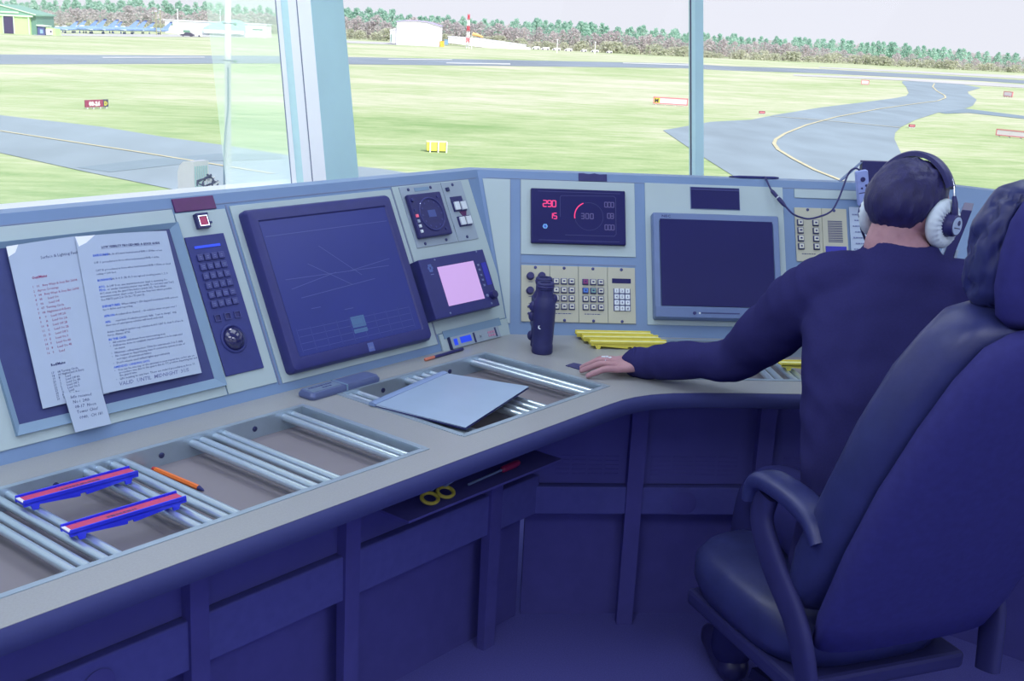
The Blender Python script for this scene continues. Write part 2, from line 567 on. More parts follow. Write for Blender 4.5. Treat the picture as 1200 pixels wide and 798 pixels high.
nos = [(-.02, .712), (.006, .712), (.016, .716), (.019, .726), (.016, .739), (.009, .746), (.0, .749), (-.004, .7495), (-.004, .722), (-.02, .722)]
sweep(full_edge, nos).build('edge_nosing', mat('nosing_rubber', (.036, .042, .15, 1), .6, spec=.12), dk, ang=40)

def tray(F, x0, x1, y0, y1, rails, screws):
    mb = MB(); t = .003; zf = .708
    mb.box(x0, x1, y0, y1, zf - .003, zf)
    pan = mb.build('strip_tray', m_pan, dk, smooth=False); pan.matrix_local = F
    mb = MB()
    zt = DZ + .0015
    mb.box(x0, x1, y1 - t, y1, zf, zt); mb.box(x0, x1, y0, y0 + t, zf, zt)
    mb.box(x0, x0 + t, y0, y1, zf, zt); mb.box(x1 - t, x1, y0, y1, zf, zt)
    for (a, b, c, d) in ((x0 - .010, x1 + .010, y1, y1 + .010), (x0 - .010, x1 + .010, y0 - .010, y0), (x0 - .012, x0, y0, y1), (x1, x1 + .012, y0, y1)):
        mb.box(a, b, c, d, DZ - .002, zt)
    mb.build('tray_rim', m_alu2, pan, smooth=False)
    for r in rails:
        mb = MB(); mb.cyl((r, y0 + .002, .7375), (r, y1 - .002, .7375), .0082, 14)
        mb.build('rail', m_alu, pan)
    for sx_ in screws:
        mb = MB(); mb.lathe([(0, 0), (.006, 0), (.006, .002), (.003, .0035), (0, .0035)], 12, Matrix.Translation((sx_, y1 - t, .730)) @ Matrix.Rotation(PI / 2, 4, 'X'))
        mb.build('screw', m_screw, pan)
    return pan
r1 = []
for c in (.691, .9225, 1.160, 1.4):
    r1 += [c - .041, c - .0165, c + .0165, c + .041]
r1 += [1.602, 1.628, .452, .478]
tray(DA, *TR1, rails=r1, screws=(1.055, 1.285, 1.52))
tray(DA, *TR2, rails=[1.812, 1.840, 2.003, 2.030, 2.062, 2.090, 2.247, 2.275], screws=(1.92, 2.16))
tray(Matrix(), *TR3, rails=[.797, .822, .988, 1.013, 1.052, 1.074, 1.24, 1.265], screws=(.9, 1.15))

# ------------------------------------------------------------------ cabinets below the worktop
def cabinet(label, F, x0, x1, yf, posts, vents, holes, zb=(.33, .44)):
    t = thing('desk_cabinet', label, 'cabinet', M=F)
    mb = MB(); mb.box(x0, x1, yf, yf + .06, zb[1] + .003, ZB - .035)
    mb.build('front_panel', m_navy2, t, smooth=False)
    mb = MB(); mb.box(x0, x1, yf - .02, yf + .06, zb[0], zb[1], .004)
    mb.build('cable_trough', mat('navy_trough', (.084, .088, .32, 1), .65, spec=.1, var=.06), t, smooth=False)
    mb = MB(); mb.box(x0, x1, yf + .04, yf + .06, 0, zb[0])
    mb.build('plinth', m_navy, t, smooth=False)
    for p in posts:
        mb = MB(); mb.loft([[Vector((p - .022, yf - .024, .0)), Vector((p + .022, yf - .024, .0)), Vector((p + .022, yf, .0)), Vector((p - .022, yf, 0))],
                            [Vector((p - .022, yf - .032, ZB - .036)), Vector((p + .022, yf - .032, ZB - .036)), Vector((p + .022, yf, ZB - .036)), Vector((p - .022, yf, ZB - .036))]])
        mb.build('post', m_navy, t, smooth=False)
    for (a, b, z0, z1) in vents:
        mb = MB(); n = 5; gw = (b - a) / 4
        for g in range(4):
            for k in range(n):
                z = z0 + (z1 - z0) * k / (n - 1)
                mb.box(a + g * gw + .004, a + (g + 1) * gw - .004, yf - .0015, yf + .001, z - .0028, z + .0028)
        mb.build('vent_slots', m_navy, t, smooth=False)
    for (hx, hz) in holes:
        mb = MB(); mb.lathe([(0, 0), (.032, 0), (.034, .003), (.026, .0045), (0, .0045)], 24, Matrix.Translation((hx, yf - .02, hz)) @ Matrix.Rotation(PI / 2, 4, 'X'))
        mb.build('cable_grommet', m_navy, t)
    return t
cabinet('long navy cabinet under the left desk, with posts and a round cable hole', DA, .2, 2.348, 1.80, (.72, 1.25, 1.66, 2.16), [(1.32, 1.6, .52, .57), (1.76, 2.06, .52, .57)], ((1.03, .385),))
cabinet('navy vented cabinet under the desk below the front console, cable hole in its trough', Matrix(), .374, 1.425, 2.93, (.66, 1.01, 1.36), [(.44, .62, .44, .49), (.70, .95, .44, .49), (1.07, 1.32, .44, .49)], ((.80, .365), (1.19, .365)), (.33, .41))
DD = frame(Vector((1.33, CE, 0)), UD, -ND, Vector((0, 0, 1)))
cabinet('navy cabinet under the far right bend of the desk, behind the chair', DD, -.092, 1.0, .235, (.5,), [(.2, .45, .44, .49)], ((.3, .365),), (.33, .41))
# ------------------------------------------------------------------ equipment set in the consoles
m_screen = mat('dark_screen', (.028, .038, .225, 1), .32, spec=.4, coat=.0, var=.05, scale=6)
m_screen2 = mat('black_screen', (.018, .018, .105, 1), .3, spec=.2, var=.04, scale=6)
m_case = mat('charcoal_case', (.030, .033, .17, 1), .42, spec=.45, var=.05, scale=30)
m_panelnavy = mat('navy_keypad_panel', (.036, .045, .20, 1), .5, spec=.35, var=.06)
m_key = mat('navy_key', (.050, .058, .22, 1), .5, var=.05)
m_keymark = mat('key_print', rgb(110, 120, 165), .6)
m_lcd = mat('blue_lcd', rgb(40, 70, 215), .4, emit=rgb(40, 70, 225), estr=.45)
m_maroon = mat('maroon_plastic', rgb(84, 26, 92), .35, spec=.5, var=.08)
m_red = mat('red_lens', rgb(170, 45, 95), .3, emit=rgb(160, 20, 60), estr=.08)
m_paper = mat('paper', rgb(172, 187, 210), .8, spec=.2, var=.02, scale=12)
m_tape = mat('clear_tape', rgb(240, 244, 252), .3, var=.03)
m_ink = mat('black_ink', (.03, .035, .16, 1), .8)
m_inkr = mat('red_ink', rgb(150, 50, 105), .8)
m_inkb = mat('blue_ink', rgb(60, 100, 215), .8)
m_pencil = mat('pencil_writing', rgb(110, 120, 165), .8)
m_grey = mat('instrument_grey', rgb(150, 164, 180), .45, var=.04, scale=20)
m_beige = mat('beige_panel', rgb(180, 180, 164), .5, var=.03, scale=10)
m_btn = mat('pale_button', rgb(212, 220, 230), .4, var=.03)
m_cream = mat('cream_key', rgb(205, 205, 196), .45, var=.03)
m_pink = mat('pink_screen', rgb(120, 90, 150), .4, emit=rgb(222, 186, 240), estr=.66)
m_bluekey = mat('blue_key', rgb(70, 120, 205), .45)
m_greenkey = mat('green_key', rgb(110, 150, 150), .45)
m_blueband = mat('deep_blue_plastic', rgb(48, 48, 170), .45, var=.05)
m_led = mat('red_led', rgb(190, 50, 110), .4, emit=rgb(215, 50, 105), estr=.8)
m_leddim = mat('dim_led', rgb(75, 70, 120), .5, emit=rgb(85, 78, 125), estr=.25)
m_nec = mat('monitor_grey_case', rgb(104, 124, 166), .45, var=.04, scale=12)

def flat(name, m, parent, rects, z0, z1, bev=0.0):
    mb = MB()
    for r in rects: mb.box(*r, z0, z1, bev)
    return mb.build(name, m, parent, smooth=False)
def disc(name, m, parent, x, y, prof, seg=20):
    mb = MB(); mb.lathe(prof, seg, Matrix.Translation((x, y, 0)))
    return mb.build(name, m, parent)
def screws(parent, pts, z, r=.0045, m=None):
    for x, y in pts:
        disc('screw', m or m_screw, parent, x, y, [(0, z - .001), (r, z - .001), (r, z + .0012), (r * .5, z + .0022), (0, z + .0022)], 12)
def ringrect(mb, x0, x1, y0, y1, w_, z0, z1):
    mb.box(x0, x1, y0, y0 + w_, z0, z1); mb.box(x0, x1, y1 - w_, y1, z0, z1)
    mb.box(x0, x0 + w_, y0 + w_, y1 - w_, z0, z1); mb.box(x1 - w_, x1, y0 + w_, y1 - w_, z0, z1)

# --- recessed dark screen with papers taped over it
u0, t0 = 1.295, .240
t = thing('recessed_screen', 'dark flat screen in the left console almost hidden behind two taped pages', 'screen', M=P(FL, u0, t0))
mb = MB()
o_ = (-.245, .2455, -.193, .190); i_ = (-.233, .222, -.172, .178)
mb.loft([[(o_[0], o_[2], .003), (o_[1], o_[2], .003), (o_[1], o_[3], .003), (o_[0], o_[3], .003)],
         [(o_[0], o_[2], .012), (o_[1], o_[2], .012), (o_[1], o_[3], .012), (o_[0], o_[3], .012)],
         [(i_[0], i_[2], .006), (i_[1], i_[2], .006), (i_[1], i_[3], .006), (i_[0], i_[3], .006)]], cap=False)
mb.build('bezel', m_bezel, t, smooth=False)
flat('display', mat('navy_glass', (.050, .062, .195, 1), .35, spec=.3, var=.05), t, [(i_[0], i_[1], i_[2], i_[3])], .003, .0055)

def sheet(label, cat, F, c, z, name, curl=.004, th=.0006, m=None, group=None):
    """c: four corners top-left, top-right, bottom-right, bottom-left in the panel plane"""
    o = Vector((sum(p[0] for p in c) / 4, sum(p[1] for p in c) / 4))
    t = thing(name, label, cat, M=P(F, o.x, o.y), group=group)
    TLc, TRc, BRc, BLc = [Vector(p) - o for p in c]
    def mp(s_, v, dz=0):
        a = TLc.lerp(TRc, s_); b = BLc.lerp(BRc, s_)
        q = b.lerp(a, v)
        return Vector((q.x, q.y, z + curl * math.sin(PI * s_) * (.4 + .6 * v) + dz))
    mb = MB(); n = 12
    top = [[mb.bm.verts.new(mp(i / n, j / n, th)) for i in range(n + 1)] for j in range(n + 1)]
    bot = [[mb.bm.verts.new(mp(i / n, j / n)) for i in range(n + 1)] for j in range(n + 1)]
    for j in range(n):
        for i in range(n):
            mb.bm.faces.new((top[j][i], top[j][i + 1], top[j + 1][i + 1], top[j + 1][i]))
            mb.bm.faces.new((bot[j][i], bot[j + 1][i], bot[j + 1][i + 1], bot[j][i + 1]))
    rim = [(0, i) for i in range(n)] + [(j, n) for j in range(n)] + [(n, n - i) for i in range(n)] + [(n - j, 0) for j in range(n)]
    for (a, b), (c2, d) in zip(rim, rim[1:] + rim[:1]):
        mb.bm.faces.new((bot[a][b], bot[c2][d], top[c2][d], top[a][b]))
    mb.build('sheet', m or m_paper, t)
    def printing(nm, mm, lines, W, H):
        """lines: (text, size, x, y, shear) in metres from the top-left"""
        mb = MB()
        for ln in lines:
            tx, sz, x, y = ln[:4]
            mb.text(tx, sz, x, -y, 0, shear=ln[4] if len(ln) > 4 else 0, rot=ln[5] if len(ln) > 5 else 0, bold=ln[6] if len(ln) > 6 else 0)
        for v in mb.bm.verts:
            v.co = mp(v.co.x / W, 1 + v.co.y / H, th + .0004)
        return mb.build(nm, mm, t, smooth=False, recalc=False)
    def patch(nm, mm, pts):
        mb = MB(); mb.poly([mp(a, b, th + .0003) for a, b in pts]); return mb.build(nm, mm, t, smooth=False, recalc=False)
    return t, printing, patch

# left page: fault list
pg, prn, patch = sheet('left white page with red and black lists, tucked behind the other page', 'page', FL,
                       [(1.135, .419), (1.290, .424), (1.258, .088), (1.113, .087)], .012, 'printed_page', curl=.003)
rows = ['1   01   Rwy Ways & Stop Bar 26/08', '2   Apron Crossings', '3   04   Rwy Ways & Stop Bar 26/08', '4   05      Lead On', '5   06      Lead Off', '6   07  Turning Circle',
        '7   08  Nightstand A Entry', '8     9     Lead Off 2A', '9     A     Lead On 2A', '10   B     Lead Off 2B', '11   C     Lead On 2B', '12   D     Lead Off 3', '13   E     Lead On 3', '14   F     Lead On 4A', '15   8     Lead On 4B', '16   9      Lead']
prn('print_text', m_inkr, [('Out/Mains', .0075, .036, .075, 0, 0, .0002)] + [(r_, .0066, .033, .093 + .0092 * k) for k, r_ in enumerate(rows)], .150, .335)
rows = ['17    08 Turning Circle', '18    09 Nightstand A Entry', '19    B      Lead', '20    1      Lead Off 4A', '21    2      Lead On 4A', '22    L      Lead Off 5', '23    3      Lead On 5', '24    G      Lead', '25    M      Stop Bar', '26    Taxiway E Holding']
prn('heading_text', m_ink, [('Surface & Lighting Faults', .0088, .062, .037)], .150, .335)
prn('print_text', m_ink, [('Red/Mains', .0075, .036, .256, 0, 0, .0002)] + [(r_, .0064, .033, .272 + .0072 * k * .82) for k, r_ in enumerate(rows)], .150, .335)
patch('tape_corner', m_tape, [(.0, 1.0), (.16, 1.0), (.10, .955), (.0, .935)])
pg, prn, patch = sheet('white page headed with a low visibility quick guide, taped beside the fault list', 'page', FL,
                       [(1.283, .422), (1.501, .412), (1.483, .086), (1.244, .089)], .0155, 'printed_page', curl=.006)
body = [('            Vis <3k, ht of lowest instrumented RVR < 1500m or less', 54), ('LVP 1: procedures in force when instrumented RVR < 600m', 72), ('CAT II: procedures in force when instrumented RVR < 550m or cloud', 92), ('ceiling < 200 feet.', 101),
        ('                 2A, 3, 4, 5, 2B, M, 5 use agreed crossing points 1, 2, 3', 117), ('          In LVP II on case transmissometer (app) is operating. Do', 134), ('          or similar transmissometer says width. Do not land until Twr2', 142), ('A/C must stop the guard line before points 262. Then obtain', 150), ('transmissometer chart order. Don\'t use Stop bars where possible', 158), ('See MATS part 2 in Ch 26 / TS part 2).', 166),
        ('                        When taking < 150 deg and touchdown RVR and not', 183), ('for > 400m and reporting.', 191), ('              A radiated/on channel  - do vehicles enter or pass over ?', 207), ('             read lists of vehicles present daily   \'I am in charge\'  ring', 222), ('then use of emergency vehicles will need endorsed.', 230), ('Advise bandaged; landers e.g. vehicles & A/C CAT II, clear 5 of use in', 247), ('force. Always ATIS.', 255)]
b2 = [('\u2022   All vehicles withdrawn from manoeuvring area', 274), ('\u2022   Follow-me done to establish standard where 6 to be stationed', 282), ('     on stand.', 290), ('\u2022   Minimum ceiling inspection 150m for instruments 3 to 5 daily', 300), ('\u2022   No request to depart/using taxis if crossed by system in use of', 308), ('     sort type of instrument failure', 316), ('\u2022   Don\'t release used airfield lights approximately', 325)]
b3 = [('\u2022   You can be one top or the assistant is your repeat line on for use on', 343), ('     procedure one due to the guard due to TC position departing bar and', 350), ('     the guard time', 357), ('\u2022   QN vacating to rwy bars. These use radio\'d procedures in force 17.', 365)]
prn('print_text', m_ink, [('LOW VISIBILITY PROCEDURES: A QUICK GUIDE', .0066, .052, .030, 0, 0, .0002), ('_' * 40, .0066, .050, .031)] + [(a, .0062, .030 if k != 3 else .030, y * .00086) for k, (a, y) in enumerate(body + b2 + b3)], .218, .335)
prn('heading_text', m_inkb, [('SAFEGUARD', .0064, .030, 54 * .00086, 0, 0, .0002), ('RUNWAYS:', .0064, .030, 117 * .00086, 0, 0, .0002), ('ATC:', .0064, .030, 134 * .00086, 0, 0, .0002), ('PDO:', .0064, .030, 142 * .00086, 0, 0, .0002), ('DEPARTURES:', .0064, .030, 183 * .00086, 0, 0, .0002), ('APRON:', .0064, .030, 207 * .00086, 0, 0, .0002), ('AFS:', .0064, .030, 222 * .00086, 0, 0, .0002), ('IN THE CASE:', .0064, .030, 266 * .00086, 0, 0, .0002), ('AMENDED LANDING SAYS:', .0064, .030, 335 * .00086, 0, 0, .0001)], .218, .335)
prn('pencil_text', m_pencil, [('VALID  UNTIL  MIDNIGHT  31/5', .0112, .034, .326, .15, .0, .0001)], .218, .335)
patch('tape_corner', m_tape, [(.0, 1.0), (.20, 1.0), (.10, .955), (.02, .935)])
nt_, prn, patch = sheet('small handwritten white note stuck below the two pages', 'note', FL,
                        [(1.161, .107), (1.2415, .0985), (1.241, .025), (1.161, .026)], .017, 'handwritten_note', curl=.003)
prn('pencil_text', m_ink, [('Info received', .0085, .010, .012, .2, .03), ('No i  24th', .0085, .012, .022, .2, .03), ('08-17  Noon', .0088, .013, .0325, .2, .02), ('Tower Chief', .0088, .014, .043, .2, .02), ('0940,  CH 181', .0088, .016, .055, .2, .02)], .0805, .078)

# --- maroon indicator and red push button above the keypad
t = thing('indicator_plate', 'blank maroon indicator plate on the top edge of the left console', 'indicator', M=P(FL, 1.603, .470))
flat('plate', m_maroon, t, [(-.056, .056, -.0155, .0165)], 0, .004, .001)
t = thing('push_button', 'square red push button in a black and chrome bezel above the keypad', 'button', M=P(FL, 1.605, .426))
mb = MB(); ringrect(mb, -.0165, .0165, -.0165, .0165, .004, .003, .014); mb.box(-.0165, .0165, .0125, .0185, .003, .017, .001)
mb.build('housing', m_black, t, smooth=False)
mb = MB(); ringrect(mb, -.0125, .0125, -.0125, .0125, .002, .003, .0165); mb.build('bezel', m_chrome, t, smooth=False)
flat('lens', m_red, t, [(-.0105, .0105, -.0105, .0105)], .003, .0145, .001)
disc('status_lamp', m_screw, t, .027, -.003, [(0, .003), (.003, .003), (.003, .005), (0, .0055)], 10)

# --- keypad with trackball
t = thing('trackball_keypad', 'tall navy keypad panel with blue display strip and glossy black trackball', 'keypad', M=P(FL, 1.6015, .230))
flat('panel', m_panelnavy, t, [(-.0535, .0535, -.164, .164)], .003, .007, .0015)
flat('display_strip', m_lcd, t, [(-.036, .034, .1345, .1405)], .007, .0085)
for j in range(6):
    for i in range(4):
        x, y = -.030 + .0192 * i, .1125 - .0222 * j
        k = flat('key', m_key, t, [(x - .0078, x + .0078, y - .0080, y + .0080)], .007, .0115, .0015)
        mb = MB(); q_ = .0026 + .0008 * ((j * 5 + i * 3) % 3); mb.box(x - q_, x + q_, y + .0012, y + .0026, .0113, .0117); mb.box(x - q_ * .7, x + q_ * .8, y - .0028, y - .0016, .0113, .0117)
        mb.build('key_print', m_keymark, k, smooth=False, recalc=False)
for i in range(3):
    x = -.031 + .0272 * i
    mb = MB(); ringrect(mb, x - .0085, x + .0085, -.038, -.022, .002, .007, .010); mb.build('socket_frame', m_key, t, smooth=False)
    flat('socket', m_black, t, [(x - .0065, x + .0065, -.036, -.024)], .007, .0076)
mb = MB(); mb.torus((-.005, -.083, .0075), .031, .0035, seg=32); mb.build('ball_ring', m_panelnavy, t)
mb = MB(); mb.ell(Vector((-.005, -.083, .004)), (.0285, .0285, .022)); mb.build('trackball', mat('glossy_black', (.02, .02, .10, 1), .08, spec=.6, coat=.6), t)

# --- big monitor
t = thing('touch_monitor', 'big black framed monitor with dark blue airfield screen in the left console', 'monitor', M=P(FL, 1.951, .2365))
W2, H2 = .2365, .1995
mb = MB()
def rr(w_, h_, r, z): return [(x, y, z) for x, y in rrect(w_, h_, r)]
mb.loft([rr(2 * W2 + .004, 2 * H2 + .004, .012, .0035), rr(2 * W2 + .004, 2 * H2 + .004, .012, .020), rr(2 * W2 - .006, 2 * H2 - .006, .012, .031), rr(2 * W2 - .014, 2 * H2 - .014, .010, .0325), rr(.420, .342, .003, .0325), rr(.414, .336, .002, .029)])
mb.build('case', m_case, t, ang=30)
sc_ = flat('screen', m_screen, t, [(-.2065, .2065, -.1675, .1675)], .027, .0295)
m_map = mat('map_line', rgb(74, 84, 148), .5); m_mapg = mat('map_green', rgb(78, 112, 156), .5)
mb = MB(); z = .02965
for (x0, y0, x1, y1) in ((-.18, .02, .16, .012), (-.17, -.005, -.02, .018), (.02, .015, .17, .03), (-.15, -.03, .1, -.015), (-.2, .13, .2, .13), (-.1, .05, .02, -.02), (-.05, .09, .06, .0), (-.13, -.06, -.10, -.06), (-.03, -.078, 0, -.078)):
    d = Vector((x1 - x0, y1 - y0)); n = Vector((-d.y, d.x)).normalized() * .0009
    mb.poly([(x0 - n.x, y0 - n.y, z), (x1 - n.x, y1 - n.y, z), (x1 + n.x, y1 + n.y, z), (x0 + n.x, y0 + n.y, z)])
for j in range(4):
    for i in range(9):
        x, y = -.19 + .042 * i, -.105 - .0165 * j
        mb.poly([(x, y - .0006, z), (x + .038, y - .0006, z), (x + .038, y + .0006, z), (x, y + .0006, z)])
for i in range(10):
    x = -.192 + .042 * i
    mb.poly([(x - .0005, -.16, z), (x + .0005, -.16, z), (x + .0005, -.10, z), (x - .0005, -.10, z)])
mb.build('map_lines', m_map, sc_, smooth=False, recalc=False)
mb = MB(); mb.poly([(-.02, -.128, z), (.025, -.128, z), (.025, -.100, z), (-.02, -.100, z)]); mb.poly([(-.02, -.142, z), (.025, -.142, z), (.025, -.132, z), (-.02, -.132, z)])
mb.build('map_box', m_mapg, sc_, smooth=False, recalc=False)
mb = MB(); mb.box(.006, .026, -.195, -.173, .0324, .0327); mb.build('logo_plate', mat('logo_grey', rgb(85, 100, 165), .4), t, smooth=False)
mb = MB(); mb.text('elo', .011, .016, -.188, .0329, 'CENTER', bold=.0003); mb.build('logo_text', m_keymark, t, smooth=False, recalc=False)

# --- radio instrument and switch plate
t = thing('radio_panel', 'grey instrument plate with a square black dial unit beside lamp buttons', 'instrument', M=P(FL, 2.383, .373))
flat('plate', m_grey, t, [(-.127, .0365, -.087, .087), (.0395, .1245, -.087, .087)], .003, .0055, .0008)
d = flat('dial_unit', m_black, t, [(-.119, .012, -.064, .060)], .0055, .020, .004)
mb = MB(); mb.torus((-.047, -.002, .020), .046, .003, seg=36); mb.build('dial_ring', m_case, d)
for k in range(12):
    a = k * PI / 6
    disc('tick_button', m_key, d, -.047 + .037 * math.cos(a), -.002 + .037 * math.sin(a), [(0, .0195), (.003, .0195), (.003, .0208), (0, .0210)], 8)
flat('small_display', mat('dim_blue_display', rgb(72, 84, 150), .3), d, [(-.062, -.032, -.010, .010)], .0198, .0206)
for (y, m_) in ((-.002, mat('red_button', rgb(235, 110, 140), .4, emit=rgb(225, 80, 110), estr=.3)), (-.017, mat('grey_button', rgb(150, 160, 190), .4)), (-.031, m_btn), (-.046, m_btn)):
    flat('dial_button', m_, d, [(-.112, -.1035, y - .0042, y + .0042)], .0195, .024, .001)
disc('status_lamp', m_chrome, d, -.081, .030, [(0, .0195), (.0025, .0195), (.0025, .022), (0, .0225)], 8)
disc('knob', m_case, d, -.108, .043, [(0, .0195), (.006, .0195), (.005, .026), (0, .026)], 12)
for p_ in ((-.007, .045), (-.010, -.047), (-.108, .015)):
    disc('knob', m_case, d, p_[0], p_[1], [(0, .0195), (.004, .0195), (.004, .022), (0, .022)], 10)
flat('name_strip', m_bezel, t, [(-.072, -.015, .070, .080)], .0055, .0065)
flat('lamp_window', m_black, t, [(.057, .106, .027, .043)], .0055, .0065)
for (x, y) in ((.069, .014), (.096, .013), (.073, -.031), (.099, -.031)):
    b = flat('lamp_button_base', m_black, t, [(x - .0125, x + .0125, y - .015, y + .015)], .0055, .010, .001)
    flat('lamp_button', m_btn, b, [(x - .0095, x + .0105, y - .012, y + .012)], .010, .016, .0015)
mb = MB(); mb.prism([(.078, -.002), (.107, -.002), (.1, -.017), (.088, -.017)], .0055, .0075); mb.build('warning_flag', m_maroon, t, smooth=False)
screws(t, [(-.095, .077), (-.007, .077), (.084, .078), (-.093, -.078), (-.008, -.076), (.079, -.077)], .0055)
flat('key_switch', m_screw, t, [(.050, .062, .060, .071)], .0055, .011, .001)

# --- display unit with pink lit screen
t = thing('display_unit', 'dark square unit with a lit pink screen above the desk corner', 'display', M=P(FL, 2.3405, .1645))
mb = MB(); mb.box(-.131, .131, -.083, .083, .003, .040, .002); mb.build('case', m_case, t, smooth=False)
flat('lit_screen', m_pink, t, [(-.0695, .077, -.055, .055)], .0395, .0408)
for y in (.0405, .027, .011, -.003, -.0185):
    flat('soft_key', m_keymark, t, [(.0865, .0945, y - .003, y + .003)], .040, .0425, .0008)
flat('blue_band', m_blueband, t, [(.104, .124, -.020, .045)], .040, .0412)
disc('knob', m_black, t, .112, -.050, [(0, .040), (.012, .040), (.011, .053), (0, .054)], 18)
disc('lamp', m_keymark, t, .0915, -.049, [(0, .040), (.005, .040), (.004, .042), (0, .042)], 12)
mb = MB()
for k in range(6):
    a = k * PI / 3; mb.lathe([(0, .040), (.0042, .040), (.0042, .0406), (0, .0406)], 10, Matrix.Translation((-.0955 + .006 * math.cos(a), .056 + .008 * math.sin(a), 0)))
mb.build('emblem', mat('emblem_blue', rgb(86, 105, 170), .5), t)
mb = MB(); mb.box(-.101, -.089, .0375, .0395, .040, .0404); mb.build('emblem_bar', m_keymark, t, smooth=False)
screws(t, [(-.071, .076), (.100, .079), (.098, -.073), (-.073, -.074)], .0405, .003, m_keymark)
# --- slim unit at the foot of the console
t = thing('timer_unit', 'slim grey timer unit with small blue display at the foot of the left console', 'timer', M=P(FL, 2.366, .0165))
flat('blank_strip', m_bezel, t, [(-.115, .122, .012, .034)], .006, .0078)
flat('case', m_grey, t, [(-.100, .103, -.020, .0125)], .006, .012, .0012)
flat('blue_display', m_lcd, t, [(-.088, -.074, -.012, .006), (-.062, -.018, -.010, .007)], .0118, .0126)
flat('divider', m_screw, t, [(-.008, -.002, -.018, .010), (.083, .088, -.016, .010)], .012, .0135)
flat('red_keys', mat('pinkish_key', rgb(190, 140, 170), .5), t, [(.052 + .010 * i, .060 + .010 * i, y, y + .006) for i in range(3) for y in (-.012, -.003)], .012, .0135)
disc('knob', m_chrome, t, .018, -.004, [(0, .012), (.004, .012), (.004, .016), (0, .0165)], 10)
flat('end_stop', m_screw, t, [(-.1045, -.1005, -.022, .014)], .006, .014)

# --- wind display
t = thing('wind_display', 'wide black wind display with red digits and a red arc', 'display', M=P(FR, .533, .352))
flat('case', m_screen2, t, [(-.140, .140, -.083, .083)], .003, .016, .003)
mb = MB(); z = .0162
def stroke(mb, pts, w_, z):
    for a, b in zip(pts, pts[1:]):
        a, b = Vector(a), Vector(b); d = (b - a).normalized(); n = Vector((-d.y, d.x)) * w_
        mb.poly([(*(a - n), z), (*(b - n), z), (*(b + n), z), (*(a + n), z)])
fr_ = [(-.054, -.003), (-.054, .055), (-.051, .062), (.105, .065), (.111, .060), (.111, -.050), (.105, -.057), (-.04, -.057)]
stroke(mb, fr_, .0006, z); stroke(mb, [(-.119, .0735), (.125, .0735)], .0007, z); stroke(mb, [(-.118, -.074), (.120, -.074)], .0007, z)
stroke(mb, [(.031 + .0 + .042 * math.cos(k * PI / 24) - .0, .001 + .042 * math.sin(k * PI / 24)) for k in range(-24, 20)], .0004, z)
mb.build('engraved_lines', mat('engraving', rgb(62, 66, 118), .6), t, smooth=False, recalc=False)
mb = MB(); stroke(mb, [(.031 + .0425 * math.cos(math.radians(a)), .001 + .0425 * math.sin(math.radians(a))) for a in range(112, 196, 6)], .0016, z + .0002)
mb.build('red_arc', m_led, t, smooth=False, recalc=False)
def digits(mb, s_, x, y, h, z, pitch=None):
    seg = {'0': 'abcdef', '1': 'bc', '2': 'abged', '3': 'abgcd', '5': 'afgcd', '8': 'abcdefg', '9': 'abcdfg'}
    wd = h * .55; th = h * .085
    for ch in s_:
        L_ = {'a': ((x, y + h), (x + wd, y + h)), 'b': ((x + wd, y + h), (x + wd, y + h / 2)), 'c': ((x + wd, y + h / 2), (x + wd, y)), 'd': ((x, y), (x + wd, y)), 'e': ((x, y), (x, y + h / 2)), 'f': ((x, y + h / 2), (x, y + h)), 'g': ((x, y + h / 2), (x + wd, y + h / 2))}
        for g in seg[ch]: stroke(mb, [Vector(q) for q in L_[g]], th, z)
        x += pitch or h * .8
    return mb
digits(MB(), '290', -.104, .027, .0185, z, .0135).build('red_digits', m_led, t, smooth=False, recalc=False)
digits(MB(), '15', -.086, -.009, .0165, z, .0125).build('red_digits', m_led, t, smooth=False, recalc=False)
digits(MB(), '300', .008, -.006, .0155, z, .0135).build('dim_digits', m_leddim, t, smooth=False, recalc=False)
for s_, y in (('000', .031), ('08', -.003), ('000', -.038)):
    digits(MB(), s_, .078 if len(s_) == 3 else .086, y, .015, z, .0095).build('dim_digits', m_leddim, t, smooth=False, recalc=False)
disc('badge', mat('badge_blue', rgb(120, 180, 235), .4), t, -.0985, -.033, [(0, .016), (.0078, .016), (.0078, .0175), (0, .0175)], 6)
disc('badge_centre', mat('badge_core', rgb(60, 90, 190), .4), t, -.0985, -.033, [(0, .0175), (.004, .0175), (.004, .0182), (0, .0182)], 12)

# --- four beige communication modules
def keys(t, xs, ys, w_, mats=None, z=.004, legends=None):
    n = 0
    for y in ys:
        for x in xs:
            b = flat('key_frame', m_screw, t, [(x - w_, x + w_, y - w_, y + w_)], z, z + .0035, .0015)
            k = flat('key', (mats or {}).get(n, m_cream), b, [(x - w_ * .72, x + w_ * .72, y - w_ * .72, y + w_ * .72)], z + .0035, z + .0075, .001)
            mb = MB(); q_ = w_ * (.26 + .08 * ((n * 7) % 3)); mb.box(x - q_, x + q_, y - w_ * .26, y + w_ * .24, z + .0075, z + .0077)
            mb.build('legend', m_ink, k, smooth=False, recalc=False)
            n += 1
def captions(t, x0, x1, y, z=.004, m=None, h=.0012, nm='caption'):
    """a printed line too small to read"""
    mb = MB(); x = x0; k = 0
    while x < x1:
        w_ = (.0052, .0083, .0035, .0066)[k % 4]
        mb.box(x, min(x + w_, x1), y - h, y + h, z, z + .0003); x += w_ + .0016; k += 1
    return mb.build(nm, m or m_screw, t, smooth=False)
